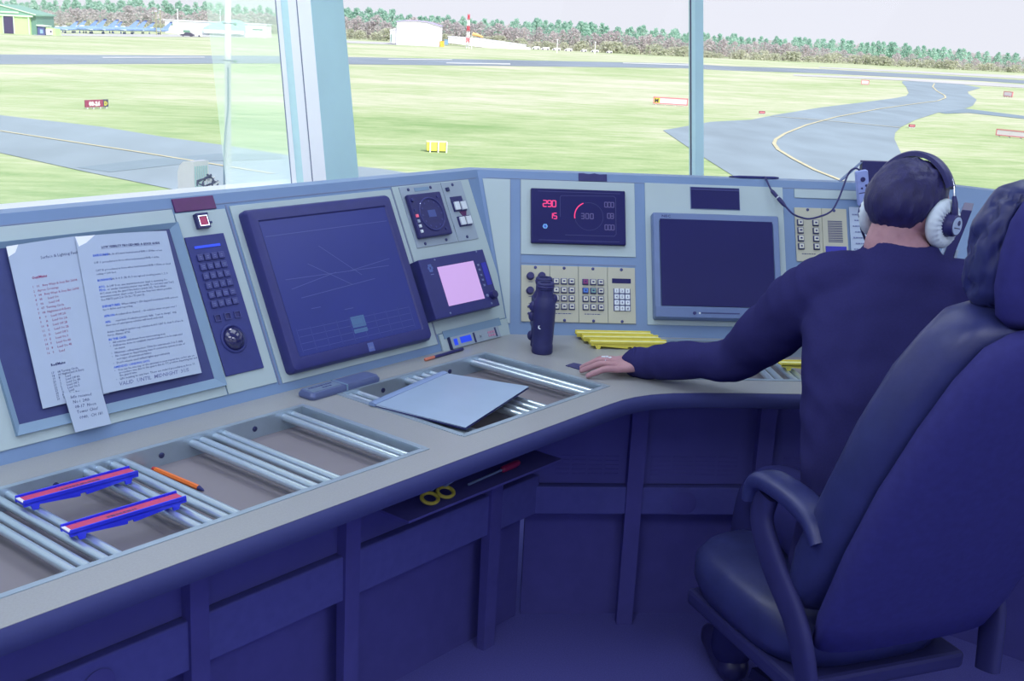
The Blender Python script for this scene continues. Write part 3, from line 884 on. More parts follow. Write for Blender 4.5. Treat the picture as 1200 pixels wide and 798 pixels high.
def module(x0, x1, label, y0=.0375, y1=.2045, z=.003):
    t = thing('comms_panel', label, 'control panel', M=P(FR, (x0 + x1) / 2, (y0 + y1) / 2))
    flat('plate', m_beige, t, [(-(x1 - x0) / 2 + .0006, (x1 - x0) / 2 - .0006, -(y1 - y0) / 2, (y1 - y0) / 2)], 0, .004, .0008)
    return t
c = .449 - .365
t = module(.365, .449, 'beige control panel with round black knobs behind the binoculars')
for (x, y) in ((-.015, .050), (.018, .051), (-.016, .007), (.017, .007)):
    disc('knob', m_black, t, x, y, [(0, .004), (.0115, .004), (.0105, .016), (.009, .018), (0, .018)], 20)
screws(t, [(0, .077)], .004)
mb = MB()
for y in (.034, -.010, -.03): mb.box(-.02, -.008, y - .0008, y + .0008, .004, .0044)
mb.build('caption', m_screw, t, smooth=False)
for y in (-.040, -.060): disc('switch', m_screw, t, -.02, y, [(0, .004), (.004, .004), (.003, .014), (0, .015)], 10)
t = module(.449, .533, 'beige key panel with twelve cream keys right of the binoculars')
keys(t, (-.024, -.001, .0215), (.037, .011, -.0135, -.038), .0092, legends='ABCDEFGHJKLM'); screws(t, [(0, .077), (0, -.078)], .004)
captions(t, -.026, .022, -.058)
t = module(.533, .6185, 'beige key panel with one maroon, one blue and one green key')
keys(t, (-.0228, .0, .0222), (.037, .011, -.0135, -.038), .0092, {0: mat('maroon_key', rgb(130, 45, 110), .4), 3: m_bluekey, 4: m_greenkey}, legends='RBCDGFHJKLMN'); screws(t, [(0, .077), (0, -.078)], .004)
captions(t, -.026, .022, -.058)
t = module(.6185, .701, 'beige number pad panel with a dark display window')
flat('display_window', m_screen2, t, [(-.028, .0275, .036, .050)], .004, .005)
flat('pad_base', m_screw, t, [(-.0245, .0255, -.047, .020)], .004, .005)
for j in range(4):
    for i in range(3):
        x, y = -.0155 + .016 * i, .0125 - .0173 * j
        k = flat('key', m_btn, t, [(x - .0066, x + .0066, y - .007, y + .007)], .005, .009, .001)
        mb = MB(); mb.text('123456789*0#'[j * 3 + i], .009, x, y - .0032, .0092, 'CENTER', bold=.0002); mb.build('legend', m_ink, k, smooth=False, recalc=False)
screws(t, [(0, .077), (0, -.078)], .004)

# --- grey flat monitor
t = thing('flat_monitor', 'grey flat monitor with black screen in the front console, left of the outstretched sleeve', 'monitor', M=P(FR, .941, .2095))
mb = MB(); W2, H2 = .1905, .159
mb.loft([rr(2 * W2, 2 * H2, .006, .0035), rr(2 * W2, 2 * H2, .006, .026), rr(2 * W2 - .006, 2 * H2 - .006, .005, .031), rr(.345, .268, .002, .031), rr(.339, .262, .002, .027)])
mb.build('case', m_nec, t, ang=30)
for v in (): pass
flat('screen', m_screen2, t, [(-.169, .169, -.1215, .139)], .0295, .0322)
flat('speaker_bar', mat('monitor_grey_foot', rgb(96, 116, 160), .5, var=.05), t, [(-.188, .188, -.156, -.1235)], .031, .034, .001)
flat('drive_slot', m_screw, t, [(-.054, .060, -.1435, -.140)], .034, .0345)
disc('power_button', m_black, t, -.074, -.1425, [(0, .034), (.005, .034), (.0045, .036), (0, .036)], 12)
disc('power_lamp', m_btn, t, -.059, -.1425, [(0, .034), (.0028, .034), (.0028, .0352), (0, .0352)], 10)
mb = MB(); mb.text('NEC', .0105, -.164, .144, .0313, bold=.0003, sx=1.3); mb.build('logo_text', m_screw, t, smooth=False, recalc=False)
t = thing('clock_display', 'small blank black display window above the grey monitor', 'display', M=P(FR, .9475, .4245))
flat('frame', m_nec, t, [(-.0755, .0755, -.0345, .0345)], .003, .0045)
flat('window', m_screen2, t, [(-.0735, .0735, -.0325, .0325)], .0045, .0065)
flat('shade_strip', m_case, t, [(-.0735, .0735, .024, .028)], .0065, .0075)

# --- intercom panel
t = thing('intercom_panel', 'beige intercom panel with eight keys, speaker slots and blue socket plate', 'intercom', M=P(FR, 1.271, .3225))
flat('plate', m_beige, t, [(-.0805, .0025, -.0835, .083), (.0035, .0805, -.0835, .083)], .0, .004, .0008)
keys(t, (-.0655, -.018), (.0355, .011, -.0135, -.038), .0098, legends='12345678')
mb = MB()
for k in range(13): mb.box(.020, .065, .043 - .0053 * k - .0013, .043 - .0053 * k + .0013, .004, .0046)
mb.build('speaker_slots', m_screw, t, smooth=False)
b = flat('socket_plate', m_blueband, t, [(.010, .0745, -.0725, -.035)], .004, .0055)
for x in (.027, .042, .060): disc('socket', m_screw, b, x, -.054, [(0, .0055), (.004, .0055), (.004, .008), (0, .0075)], 10)
screws(t, [(-.04, .0765), (.042, .0765), (-.042, -.0785), (.042, -.0785)], .004)
captions(t, -.064, -.022, -.0605)
t = thing('blank_panel', 'beige blanking panel just below the intercom', 'panel', M=P(FR, 1.271, .125))
flat('plate', m_beige, t, [(-.080, .08, -.08, .082)], 0, .004, .0008); screws(t, [(-.06, .072), (.06, .072)], .004)
pg, prn, patch = sheet('white printed list taped between intercom and headphones', 'page', FR, [(1.360, .412), (1.452, .412), (1.452, .24), (1.360, .24)], .004, 'printed_list', curl=.002)
for q_ in range(8): captions(pg, -.038 + .006 * (q_ % 2), .028 - .012 * (q_ % 3), .062 - .018 * q_, .0068, m_pencil, .0018, 'print_line')

# --- on the console top edge
t = thing('tape_strip', 'torn black tape strip over the top edge of the front console', 'tape', M=P(FR, .5795, .478))
mb = MB(); mb.prism([(-.043, -.013), (.042, -.011), (.042, .011), (.02, .009), (.005, .0125), (-.012, .009), (-.03, .012), (-.043, .011)], .0, .003); mb.build('strip', m_black, t, smooth=False)
ZT = DZ + .49 * ct
t = thing('pointer_rod', 'thin dark rod lying along the top of the front console', 'rod', (1.08, 3.452, ZT))
mb = MB(); mb.tube([(-.068, 0, .004), (-.05, 0, .0042), (.06, .004, .0045), (.073, .005, .0045)], [.003, .0042, .0042, .0025], 10); mb.build('shaft', m_case, t)
mb = MB(); mb.tube([(-.068, 0, .004), (-.082, -.001, .004)], [.003, .0022], 10); mb.build('tip', m_black, t)
t = thing('screen_box', 'low black box standing on the console top beyond the head', 'box', (1.52, 3.462, ZT))
mb = MB(); mb.box(-.112, .14, -.012, .012, .002, .066, .002); mb.build('casing', m_black, t, smooth=False)
mb = MB(); mb.loft([[(-.108, -.008, .064), (-.108, .008, .064), (-.116, .008, .058), (-.116, -.008, .058)], [(-.165, -.008, .006), (-.165, .008, .006), (-.176, .008, .0), (-.176, -.008, .0)]]); mb.build('stay', m_nec, t, smooth=False)
mb = MB(); mb.box(-.09, .12, -.016, .016, 0, .003); mb.build('foot', m_case, t, smooth=False)
def cpt(x, z, y):      # a point seen at (x, 3.40, z), moved to depth y
    k = y / 3.40
    return Vector((x * k, y, CAM.z + (z - CAM.z) * k))
t = thing('headset_cable', 'black headset cable looping across the intercom', 'cable', (0, 0, 0))
ctl = [(1.092, 1.203, 3.445), (1.100, 1.190, 3.425), (1.117, 1.163, 3.40), (1.139, 1.142, 3.385), (1.165, 1.117, 3.37), (1.189, 1.096, 3.352), (1.215, 1.086, 3.345), (1.242, 1.082, 3.343), (1.276, 1.091, 3.345), (1.300, 1.102, 3.352), (1.315, 1.118, 3.36), (1.329, 1.156, 3.38), (1.343, 1.210, 3.395), (1.352, 1.230, 3.395), (1.364, 1.238, 3.392), (1.376, 1.236, 3.390), (1.384, 1.226, 3.388)]
mb = MB(); pts = [cpt(*q) for q in ctl]
fine = []
for i in range(len(pts) - 1):
    a, b, c_, d_ = pts[max(i - 1, 0)], pts[i], pts[i + 1], pts[min(i + 2, len(pts) - 1)]
    for k in range(5):
        s_ = k / 5
        fine.append(.5 * ((2 * b) + (c_ - a) * s_ + (2 * a - 5 * b + 4 * c_ - d_) * s_ ** 2 + (3 * b - a - 3 * c_ + d_) * s_ ** 3))
fine.append(pts[-1])
mb.tube(fine, .0028, 8); mb.build('lead', m_black, t)
mb = MB(); mb.tube([cpt(1.115, 1.165, 3.40), cpt(1.120, 1.160, 3.398), cpt(1.135, 1.1455, 3.388)], [.0035, .006, .0055], 10); mb.build('plug', m_black, t)
mb = MB(); mb.tube([cpt(1.138, 1.1425, 3.386), cpt(1.143, 1.138, 3.384), cpt(1.158, 1.123, 3.374), cpt(1.166, 1.116, 3.369)], [.005, .0068, .006, .003], 10); mb.build('plug', m_black, t)
mb = MB(); mb.tube([cpt(1.1355, 1.145, 3.387), cpt(1.138, 1.1425, 3.386)], .0045, 10); mb.build('plug_ring', m_btn, t)
t = thing('switch_box', 'pale blue cable switch box hanging beside the back of the head', 'switch box', M=Matrix.Translation(cpt(1.396, 1.181, 3.384)) @ Matrix.Rotation(math.radians(-12), 4, 'Y') @ Matrix.Rotation(PI / 2, 4, 'X') )
mb = MB(); mb.loft([rr(.034, .104, .006, -.010), rr(.036, .106, .006, -.004), rr(.036, .106, .006, .006), rr(.032, .102, .006, .010)]); mb.build('casing', mat('pale_blue_plastic', rgb(150, 165, 225), .45), t)
for (x, y, r_) in ((-.001, .027, .0072), (.008, .007, .0038), (-.006, .001, .003), (.004, -.031, .0045)):
    disc('button', m_black, t, x, y, [(0, .0095), (r_, .0095), (r_, .012), (0, .012)], 14)
flat('groove', m_black, t, [(-.0155, .0155, -.0145, -.012)], .0095, .0106)
flat('switch', m_black, t, [(-.006, .002, -.045, -.036)], .0095, .012)
t = thing('upright_panel', 'slim black upright panel with pale edges between head and headrest', 'panel', (1.330, 2.84, DZ), math.radians(-28))
sh = Matrix(((1, 0, .23, 0), (0, 1, .10, 0), (0, 0, 1, 0), (0, 0, 0, 1)))
mb = MB(); mb.box(-.012, .012, -.01, .15, .0, .455, .002, M=sh); mb.build('board', m_black, t, smooth=False)
for x in (-.021, .014):
    mb = MB(); mb.box(x, x + .007, -.004, .14, .0, .36 if x < 0 else .33, .001, M=sh); mb.build('edge_sheet', m_paper, t, smooth=False)

# ------------------------------------------------------------------ things on the worktop
m_blue = mat('blue_plastic', rgb(42, 52, 225), .35, spec=.5, var=.05)
m_redstrip = mat('red_strip', rgb(190, 62, 105), .6, var=.05)
m_yel = mat('yellow_plastic', rgb(226, 214, 88), .4, var=.05)
m_yelstrip = mat('pale_yellow_strip', rgb(222, 220, 160), .5, var=.05)
m_whitestrip = mat('white_strip_paper', rgb(225, 222, 235), .6)
def strip_holder(label, M, m, mstrip, group, text=None, up=False):
    t = thing('strip_holder', label, 'strip holder', M=M, group=group)
    L, wd = .11, .017
    prof = [(-L, .0185), (-L, .0095), (-.098, .0095), (-.094, 0), (-.084, 0), (-.082, .0085), (-.012, .0025), (-.006, .0025), (-.0055, .007), (.0055, .007), (.006, .0025), (.012, .0025), (.082, .0085), (.084, 0), (.094, 0), (.098, .0095), (L, .0095), (L, .0185)]
    mb = MB()
    R = Matrix.Rotation(PI / 2, 4, 'X')
    for y0, y1 in ((-wd, -wd + .004), (wd - .004, wd)):
        mb.loft([[(x, y0, z) for x, z in prof], [(x, y1, z) for x, z in prof]])
    mb.box(-L, L, -wd, wd, .0125, .0155)
    for y in (-wd, wd - .003): mb.box(-L, L, y, y + .003, .0185, .0215, .0006)
    mb.build('holder', m, t, smooth=False)
    s_ = flat('strip', mstrip, t, [(-L + .003, L - .002, -wd + .0045, wd - .0045)], .0155, .0178)
    if text:
        captions(s_, -.035, .04 if text == 'a' else .02, -.001, .0177, m_maroon, .0030, 'strip_print')
        flat('strip_end', m_whitestrip, s_, [(-L - .0005, -L + .006, -wd + .0045, wd - .0045)], .0165, .0182)
    return t
RT = .7375 + .0082
strip_holder('blue strip holder with red strip, nearer the papers', DA @ Matrix.Translation((1.045, 1.838, RT)) @ Matrix.Rotation(math.radians(-2.5), 4, 'Z'), m_blue, m_redstrip, 'blue strip holders', 'a')
strip_holder('blue strip holder with red strip, nearer the desk edge', DA @ Matrix.Translation((1.037, 1.676, RT)) @ Matrix.Rotation(math.radians(-2), 4, 'Z'), m_blue, m_redstrip, 'blue strip holders', 'b')
for k, (x, y, lb) in enumerate(((.655, 3.098, 'front yellow strip holder of the three beside the binoculars'), (.642, 3.146, 'middle yellow strip holder of the three beside the binoculars'), (.629, 3.190, 'rear yellow strip holder of the three, against the front console'))):
    strip_holder(lb, Matrix.Translation((x, y, DZ)) @ Matrix.Rotation(math.radians(1), 4, 'Z'), m_yel, m_yelstrip, 'yellow strip holders by the console')
strip_holder('single yellow strip holder on the rails under the arm', Matrix.Translation((1.145, 2.932, RT)), m_yel, m_yelstrip, None)
# pen
t = thing('pen', 'orange pen lying in the tray beside the rails', 'pen', M=DA @ Matrix.Translation((1.2585, 1.846, .708 + .0052)) @ Matrix.Rotation(math.radians(92), 4, 'Z'))
m_or = mat('orange_plastic', rgb(236, 120, 50), .4)
mb = MB(); mb.tube([(-.066, 0, 0), (-.064, 0, 0), (.070, 0, 0)], [.004, .005, .005], 6); mb.build('barrel', m_or, t, ang=20)
mb = MB(); mb.tube([(-.082, 0, -.002), (-.078, 0, -.001), (-.066, 0, 0)], [.001, .0025, .0048], 10); mb.build('tip', m_ink, t)
mb = MB(); mb.tube([(.070, 0, 0), (.078, 0, 0)], [.0048, .004], 10); mb.build('cap', mat('red_plastic', rgb(190, 60, 70), .4), t)
# folder
t = thing('document_folder', 'pale document folder with grey spine bar lying over the tray', 'folder', M=DA)
cs = [(1.772, 1.832), (2.071, 1.889), (2.116, 1.652), (1.803, 1.576)]
zs = [.7530, .7535, .764, .7545]
m_cover = mat('folder_cover', rgb(148, 168, 195), .35, var=.04, scale=9, bump=.2, bscale=25)
def slab(mb, cs, zs, th, n=12, wave=.0):
    def q(s_, v):
        a = Vector((*cs[0], zs[0])).lerp(Vector((*cs[1], zs[1])), s_); b = Vector((*cs[3], zs[3])).lerp(Vector((*cs[2], zs[2])), s_)
        p = a.lerp(b, v); p.z += wave * math.sin(PI * s_) * math.sin(PI * v); return p
    secs = []
    for i in range(n + 1):
        s_ = i / n
        secs.append([q(s_, j / n) for j in range(n + 1)] + [q(s_, 1 - j / n) + Vector((0, 0, th)) for j in range(n + 1)])
    mb.loft(secs)
mb = MB(); slab(mb, cs, [z - .001 for z in zs], .0015); mb.build('back_cover', m_case, t, smooth=False)
cs2 = [(1.772, 1.832), (2.071, 1.889), (2.113, 1.656), (1.806, 1.580)]
mb = MB(); slab(mb, cs2, [z + .0008 for z in zs], .0025, wave=.003); mb.build('pages', m_paper, t)
mb = MB(); slab(mb, cs, [z + .0036 for z in zs], .0008, wave=.003); mb.build('front_cover', m_cover, t)
mb = MB(); d_ = Vector((.299, .057, .0005)); nrm = Vector((.187, -.982, 0))
a = Vector((1.768, 1.835, .756)); 
secs = []
for k in (0, 1):
    p = a + d_ * (1.02 * k)
    secs.append([p + nrm * (.014 * cx_) + Vector((0, 0, .006 * cz_)) for cx_, cz_ in ((-.35, -.55), (.9, -.55), (1.0, .5), (.3, .95), (-.35, .6))])
mb.loft(secs); mb.build('spine', mat('grey_spine', rgb(120, 142, 184), .35), t, smooth=False)
# grey case by the monitor
t = thing('device_case', 'long slim dark grey case with pale band against the left console', 'case', M=DA @ Matrix.Translation((1.808, 1.981, DZ)) @ Matrix.Rotation(math.radians(1.5), 4, 'Z'))
m_dg = mat('dark_slate_plastic', rgb(84, 96, 140), .35, var=.05)
mb = MB()
mb.loft([[(x * k_, y * k2, z) for x, y in rrect(.226, .054, .012)] for k_, k2, z in ((.98, .95, 0), (1, 1, .004), (1, 1, .009), (.955, .86, .0165))]); mb.build('body', m_dg, t)
mb = MB(); mb.loft([[(x, y, z) for x, y in ((-.004, -.028), (.0, -.028), (.0, .028), (-.004, .028))] for z in (.001, .0172)]); mb.build('band', m_bezel, t, smooth=False)
mb = MB(); mb.loft([[(-.056 + x * k_, y * k_, z) for x, y in rrect(.090, .036, .004)] for k_, z in ((1, .0165), (.97, .018))]); mb.build('lid', mat('slate_lid', rgb(104, 122, 150), .4), t, smooth=False)
captions(t, -.093, -.022, .008, .0178, m_ink, .0032, 'lid_print'); captions(t, -.062, -.034, -.006, .0178, m_ink, .0030, 'lid_print')
# pencil under console lip
t = thing('pencil', 'dark pencil with orange end at the foot of the left console', 'pencil', M=DA @ Matrix.Translation((2.20, 2.012, DZ + .0045)) @ Matrix.Rotation(math.radians(2), 4, 'Z'))
mb = MB(); mb.tube([(-.036, 0, 0), (.082, 0, 0)], .0042, 6); mb.build('shaft', m_black, t, ang=20)
mb = MB(); mb.tube([(-.072, 0, 0), (-.070, 0, 0), (-.036, 0, 0)], [.003, .0046, .0046], 8); mb.build('end', mat('dull_orange', rgb(200, 120, 100), .5), t)
# black card
t = thing('card', 'black card lying under the fingertips', 'card', (0, 0, DZ))
mb = MB(); mb.prism([(.451, 2.906), (.476, 2.933), (.512, 2.905), (.487, 2.868)], .0004, .0022); mb.build('face', m_black, t, smooth=False)
mb = MB(); mb.prism([(.483, 2.873), (.508, 2.902), (.511, 2.904), (.487, 2.868)], .0022, .0026); mb.build('red_edge', m_maroon, t, smooth=False)
# binoculars
t = thing('binoculars', 'black binoculars standing upright on the desk corner', 'binoculars', (.398, 3.064, DZ), math.radians(-12))
m_bino = mat('black_rubber', (.026, .028, .125, 1), .5, spec=.4, var=.08, bump=.15, bscale=600)
prof = [(0, 0), (.0265, 0), (.0285, .003), (.0285, .022), (.0272, .026), (.0285, .05), (.0300, .09), (.0305, .125), (.0290, .143), (.0235, .154), (.0215, .158), (.0215, .176), (.0232, .178), (.0232, .192), (.021, .195), (.015, .195), (.014, .190), (0, .190)]
for (x, y) in ((.012, -.030), (.002, .034)):
    mb = MB(); mb.lathe(prof, 28, Matrix.Translation((x, y, 0))); b = mb.build('barrel', m_bino, t)
    mb = MB(); mb.torus((x, y, .185), .0215, .003); mb.build('eyecup', m_black, b)
mb = MB(); mb.loft([[(-.016, -.03, z), (.028, -.03, z), (.01, .035, z), (-.030, .035, z)] for z in (.062, .142)]); mb.build('bridge', m_bino, t, smooth=False)
mb = MB(); mb.lathe([(0, .138), (.012, .138), (.013, .142), (.013, .158), (.011, .161), (0, .161)], 24, Matrix.Translation((0.0, .002, 0))); mb.build('focus_wheel', m_black, t)
for (x, y, z) in ((-.019, -.034, .128), (-.020, -.030, .10), (.036, -.024, .150), (-.026, .030, .03)):
    mb = MB(); mb.ell(Vector((x, y, z)), (.010, .008, .014)); mb.build('strap_lug', m_black, t)
mb = MB(); mb.prism([(-.0035, .005), (.001, .0055), (-.001, .002), (0, -.001), (.004, -.0035), (.001, -.005), (-.003, -.003), (-.0042, .001)], 0, .0008, Matrix.Translation((.004, -.0592, .077)) @ Matrix.Rotation(PI / 2, 4, 'X')); mb.build('emblem', m_btn, t, smooth=False)
# scissors hanging below the desk lip
m_yhand = mat('yellow_handle', rgb(180, 170, 70), .4)
def under(u, y, z): return DA @ Vector((u, y, z))
t = thing('scissors', 'scissors with yellow loops tucked under the desk edge', 'scissors', M=DA @ Matrix.Translation((1.80, 1.672, .566)))
for x, tl in ((.0, .25), (.052, -.15)):
    mb = MB(); mb.torus((x, 0, 0), .017, .0042, M=Matrix.Rotation(math.radians(22), 4, 'X'), sx=1.25); mb.build('handle', m_yhand, t)
mb = MB(); mb.loft([[(.05, .004, .012), (.06, .004, .010), (.06, .007, .010), (.05, .007, .012)], [(.21, .012, .040), (.213, .012, .038), (.213, .014, .038), (.21, .014, .040)]]); mb.build('blade', m_nec, t, smooth=False)
mb = MB(); mb.loft([[(.005, .006, .014), (.015, .006, .012), (.015, .009, .012), (.005, .009, .014)], [(.21, .016, .052), (.213, .016, .050), (.213, .018, .050), (.21, .018, .052)]]); mb.build('blade', m_nec, t, smooth=False)
t = thing('shelf', 'narrow dark shelf under the left desk edge holding scissors', 'shelf', M=DA)
mb = MB(); mb.box(1.70, 2.25, 1.64, 1.80, .545, .551); mb.build('board', m_navy, t, smooth=False)
t = thing('screwdriver', 'screwdriver with red handle lying under the desk edge', 'screwdriver', M=DA @ Matrix.Translation((1.93, 1.672, .562)))
mb = MB(); mb.tube([(0, 0, 0), (.13, 0, .004)], .003, 8); mb.build('shaft', m_nec, t)
mb = MB(); mb.tube([(.12, 0, .004), (.125, 0, .004), (.17, 0, .005), (.185, 0, .006), (.19, 0, .006)], [.004, .008, .009, .007, .003], 12); mb.build('handle', mat('dark_red_plastic', rgb(140, 30, 80), .4), t)
# ------------------------------------------------------------------ the airfield
def field_mat():
    m = bpy.data.materials.new('airfield_grass'); m.use_nodes = True
    nt = m.node_tree; b = nt.nodes['Principled BSDF']; b.inputs['Roughness'].default_value = .95; b.inputs['Specular IOR Level'].default_value = .1
    tc = nt.nodes.new('ShaderNodeTexCoord')
    def noise_(scale, det, st_=None):
        n = nt.nodes.new('ShaderNodeTexNoise'); n.inputs['Scale'].default_value = scale; n.inputs['Detail'].default_value = det; n.inputs['Roughness'].default_value = .65
        mp = nt.nodes.new('ShaderNodeMapping'); mp.inputs['Scale'].default_value = st_ or (1, 1, 1)
        nt.links.new(tc.outputs['Object'], mp.inputs['Vector']); nt.links.new(mp.outputs[0], n.inputs['Vector']); return n
    a = noise_(.045, 5, (.6, 1.2, 1)); c = noise_(.55, 6, (.5, 1.3, 1)); f = noise_(5, 4)
    r = nt.nodes.new('ShaderNodeValToRGB'); e = r.color_ramp.elements
    e[0].position = .22; e[0].color = GR1; e[1].position = .66; e[1].color = GR3
    x = e.new(.43); x.color = GR2
    ad = nt.nodes.new('ShaderNodeMath'); ad.operation = 'MULTIPLY_ADD'; ad.inputs[1].default_value = .55; 
    nt.links.new(c.outputs['Fac'], ad.inputs[0])
    m2 = nt.nodes.new('ShaderNodeMath'); m2.operation = 'MULTIPLY_ADD'; m2.inputs[1].default_value = .75; m2.inputs[2].default_value = -.24
    nt.links.new(a.outputs['Fac'], m2.inputs[0]); nt.links.new(m2.outputs[0], ad.inputs[2])
    m3 = nt.nodes.new('ShaderNodeMath'); m3.operation = 'MULTIPLY_ADD'; m3.inputs[1].default_value = .22
    nt.links.new(f.outputs['Fac'], m3.inputs[0]); nt.links.new(ad.outputs[0], m3.inputs[2])
    m4 = nt.nodes.new('ShaderNodeMath'); m4.operation = 'SUBTRACT'; m4.inputs[1].default_value = .06
    nt.links.new(m3.outputs[0], m4.inputs[0]); nt.links.new(m4.outputs[0], r.inputs['Fac'])
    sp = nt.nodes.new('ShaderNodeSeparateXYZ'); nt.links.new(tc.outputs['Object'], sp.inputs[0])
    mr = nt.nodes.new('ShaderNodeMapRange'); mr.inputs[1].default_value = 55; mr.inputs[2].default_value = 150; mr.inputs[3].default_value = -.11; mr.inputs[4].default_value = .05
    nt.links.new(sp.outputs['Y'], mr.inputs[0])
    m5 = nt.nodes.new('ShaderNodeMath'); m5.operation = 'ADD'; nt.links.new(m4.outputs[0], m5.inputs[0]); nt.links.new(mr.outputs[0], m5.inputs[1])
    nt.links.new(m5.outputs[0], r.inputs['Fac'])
    nt.links.new(r.outputs['Color'], b.inputs['Base Color'])
    return m
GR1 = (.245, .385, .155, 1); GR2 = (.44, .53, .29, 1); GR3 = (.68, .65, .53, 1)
m_grass = field_mat()
def ground_poly(name, px, z, m, parent=None, kind='structure'):
    mb = MB()
    pts = [G(x, y) if not isinstance(x, Vector) else x for x, y in px]
    mb.poly([(p.x, p.y, GZ + z) for p in pts])
    o = mb.build(name, m, parent, smooth=False)
    for p in o.data.polygons:
        pass
    if kind and parent is None: tag(o, kind=kind)
    return o
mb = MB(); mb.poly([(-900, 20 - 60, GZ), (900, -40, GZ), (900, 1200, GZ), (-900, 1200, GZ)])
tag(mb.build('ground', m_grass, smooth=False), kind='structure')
m_tar = mat('pale_asphalt', (.272, .35, .415, 1), .55, spec=.4, var=.12, scale=.25, stretch=(1, .4, 1))
m_tar2 = mat('asphalt_patch', (.21, .29, .36, 1), .6, var=.08, scale=.3)
m_run = mat('runway_asphalt', (.235, .29, .36, 1), .6, spec=.4, var=.15, scale=.05)
m_conc = mat('pale_concrete', (.56, .55, .56, 1), .8, var=.08, scale=.08)
m_line = mat('yellow_line', (.62, .57, .38, 1), .7, var=.1, scale=1)
m_wline = mat('white_line', (.62, .64, .66, 1), .7, var=.1, scale=1)
tx = ground_poly('taxiway', [(-60, 127.5), (0, 135.3), (120, 149), (192.5, 161), (258.6, 170), (320, 179.5), (421, 195.7), (449, 198.5), (476, 203), (560, 216), (640, 250), (420, 268), (210.5, 224), (102, 202), (0, 179.5), (-60, 170)], .03, m_tar)
def line(name, px, w_, z, m, parent):
    pts = [G(x, y) for x, y in px]; mb = MB()
    Lp = []; Rp = []
    for i, p in enumerate(pts):
        a = pts[max(i - 1, 0)]; b = pts[min(i + 1, len(pts) - 1)]
        d = (b - a); d.z = 0; d.normalize(); n = Vector((-d.y, d.x, 0)) * w_ / 2
        Lp.append((p.x + n.x, p.y + n.y, GZ + z)); Rp.append((p.x - n.x, p.y - n.y, GZ + z))
    for i in range(len(pts) - 1):
        mb.poly([Lp[i], Lp[i + 1], Rp[i + 1], Rp[i]])
    return mb.build(name, m, parent, smooth=False)
line('centre_line', [(-60, 145), (0, 154), (160, 178.5), (320, 204.5)], .30, .06, m_line, tx)
ground_poly('asphalt_patch', [(90, 197), (168, 188), (255.6, 180.5), (330, 181), (330, 187), (240.6, 190), (129, 202.5)], .045, m_tar2, tx)
t2 = ground_poly('taxiway', [(777, 153), (833, 143), (880, 140.6), (907.6, 135), (962.7, 126), (1012, 120), (1050, 115), (1062, 112.5), (1065, 109), (1062, 102), (1057, 97), (1058, 95), (1105, 96.5), (1128, 99), (1150, 103), (1134, 107.5), (1135, 110), (1144.6, 117), (1140, 124), (1128, 128.5), (1100, 132), (1073, 140.6), (1056, 149), (1049, 156), (1048, 163), (1056, 180), (1085, 203), (1118, 221), (1160, 240), (1260, 275), (1200, 300), (950, 262), (860, 207), (817, 180)], .03, m_tar)
ground_poly('link_path', [(1100, 132), (1132, 127.6), (1144, 129), (1200, 136), (1300, 148), (1300, 151), (1200, 139.5), (1135, 132.5), (1108, 133.5)], .035, m_tar2, t2)
line('centre_line', [(1095, 98), (1093, 102), (1098, 107), (1107, 112), (1108, 115), (1099, 118.5), (1065, 123), (1030, 128), (980, 137.5), (945, 147), (920, 157), (909, 164), (907, 169), (912, 176), (930, 187), (955, 200), (985, 212), (1020, 226)], .32, .07, m_line, t2)
line('hold_line', [(902, 136.5), (965, 141.5), (1055, 150)], .35, .07, m_line, t2)
rw = ground_poly('runway', [(-80, 63), (0, 64), (310, 65.5), (412, 67), (600, 70.5), (800, 74.5), (850, 77.5), (960, 81), (1150, 91), (1260, 98), (1260, 102), (1150, 95), (960, 86), (850, 82.5), (800, 80), (600, 77.5), (412, 75.5), (310, 74.5), (0, 75.5), (-80, 76)], .03, m_run)
ground_poly('runway_marking', [(120, 67.2), (240, 67), (240, 68), (120, 68.4)], .08, m_wline, rw)
ground_poly('runway_marking', [(455, 69.4), (530, 69.8), (530, 70.8), (455, 70.4)], .08, m_wline, rw)
ground_poly('runway_marking', [(523, 73.6), (598, 74.6), (598, 76.2), (523, 74.8)], .08, m_wline, rw)
ground_poly('runway_marking', [(730, 73.6), (822, 76.2), (822, 77.6), (730, 74.6)], .08, m_wline, rw)
ground_poly('apron', [(40, 40), (120, 40), (200, 40.5), (312, 41), (312, 44), (150, 43), (40, 41.8)], .05, m_conc)
ground_poly('apron', [(395, 47), (520, 53), (520, 55), (395, 50)], .05, m_conc)
ground_poly('apron', [(960, 78.5), (1200, 89), (1270, 93), (1270, 97), (1150, 89.5), (960, 79.8)], .05, m_conc)
ground_poly('apron', [(930, 87), (1060, 92), (1160, 97), (1270, 104), (1270, 107), (1160, 101), (1058, 94.5), (930, 89)], .05, m_conc)

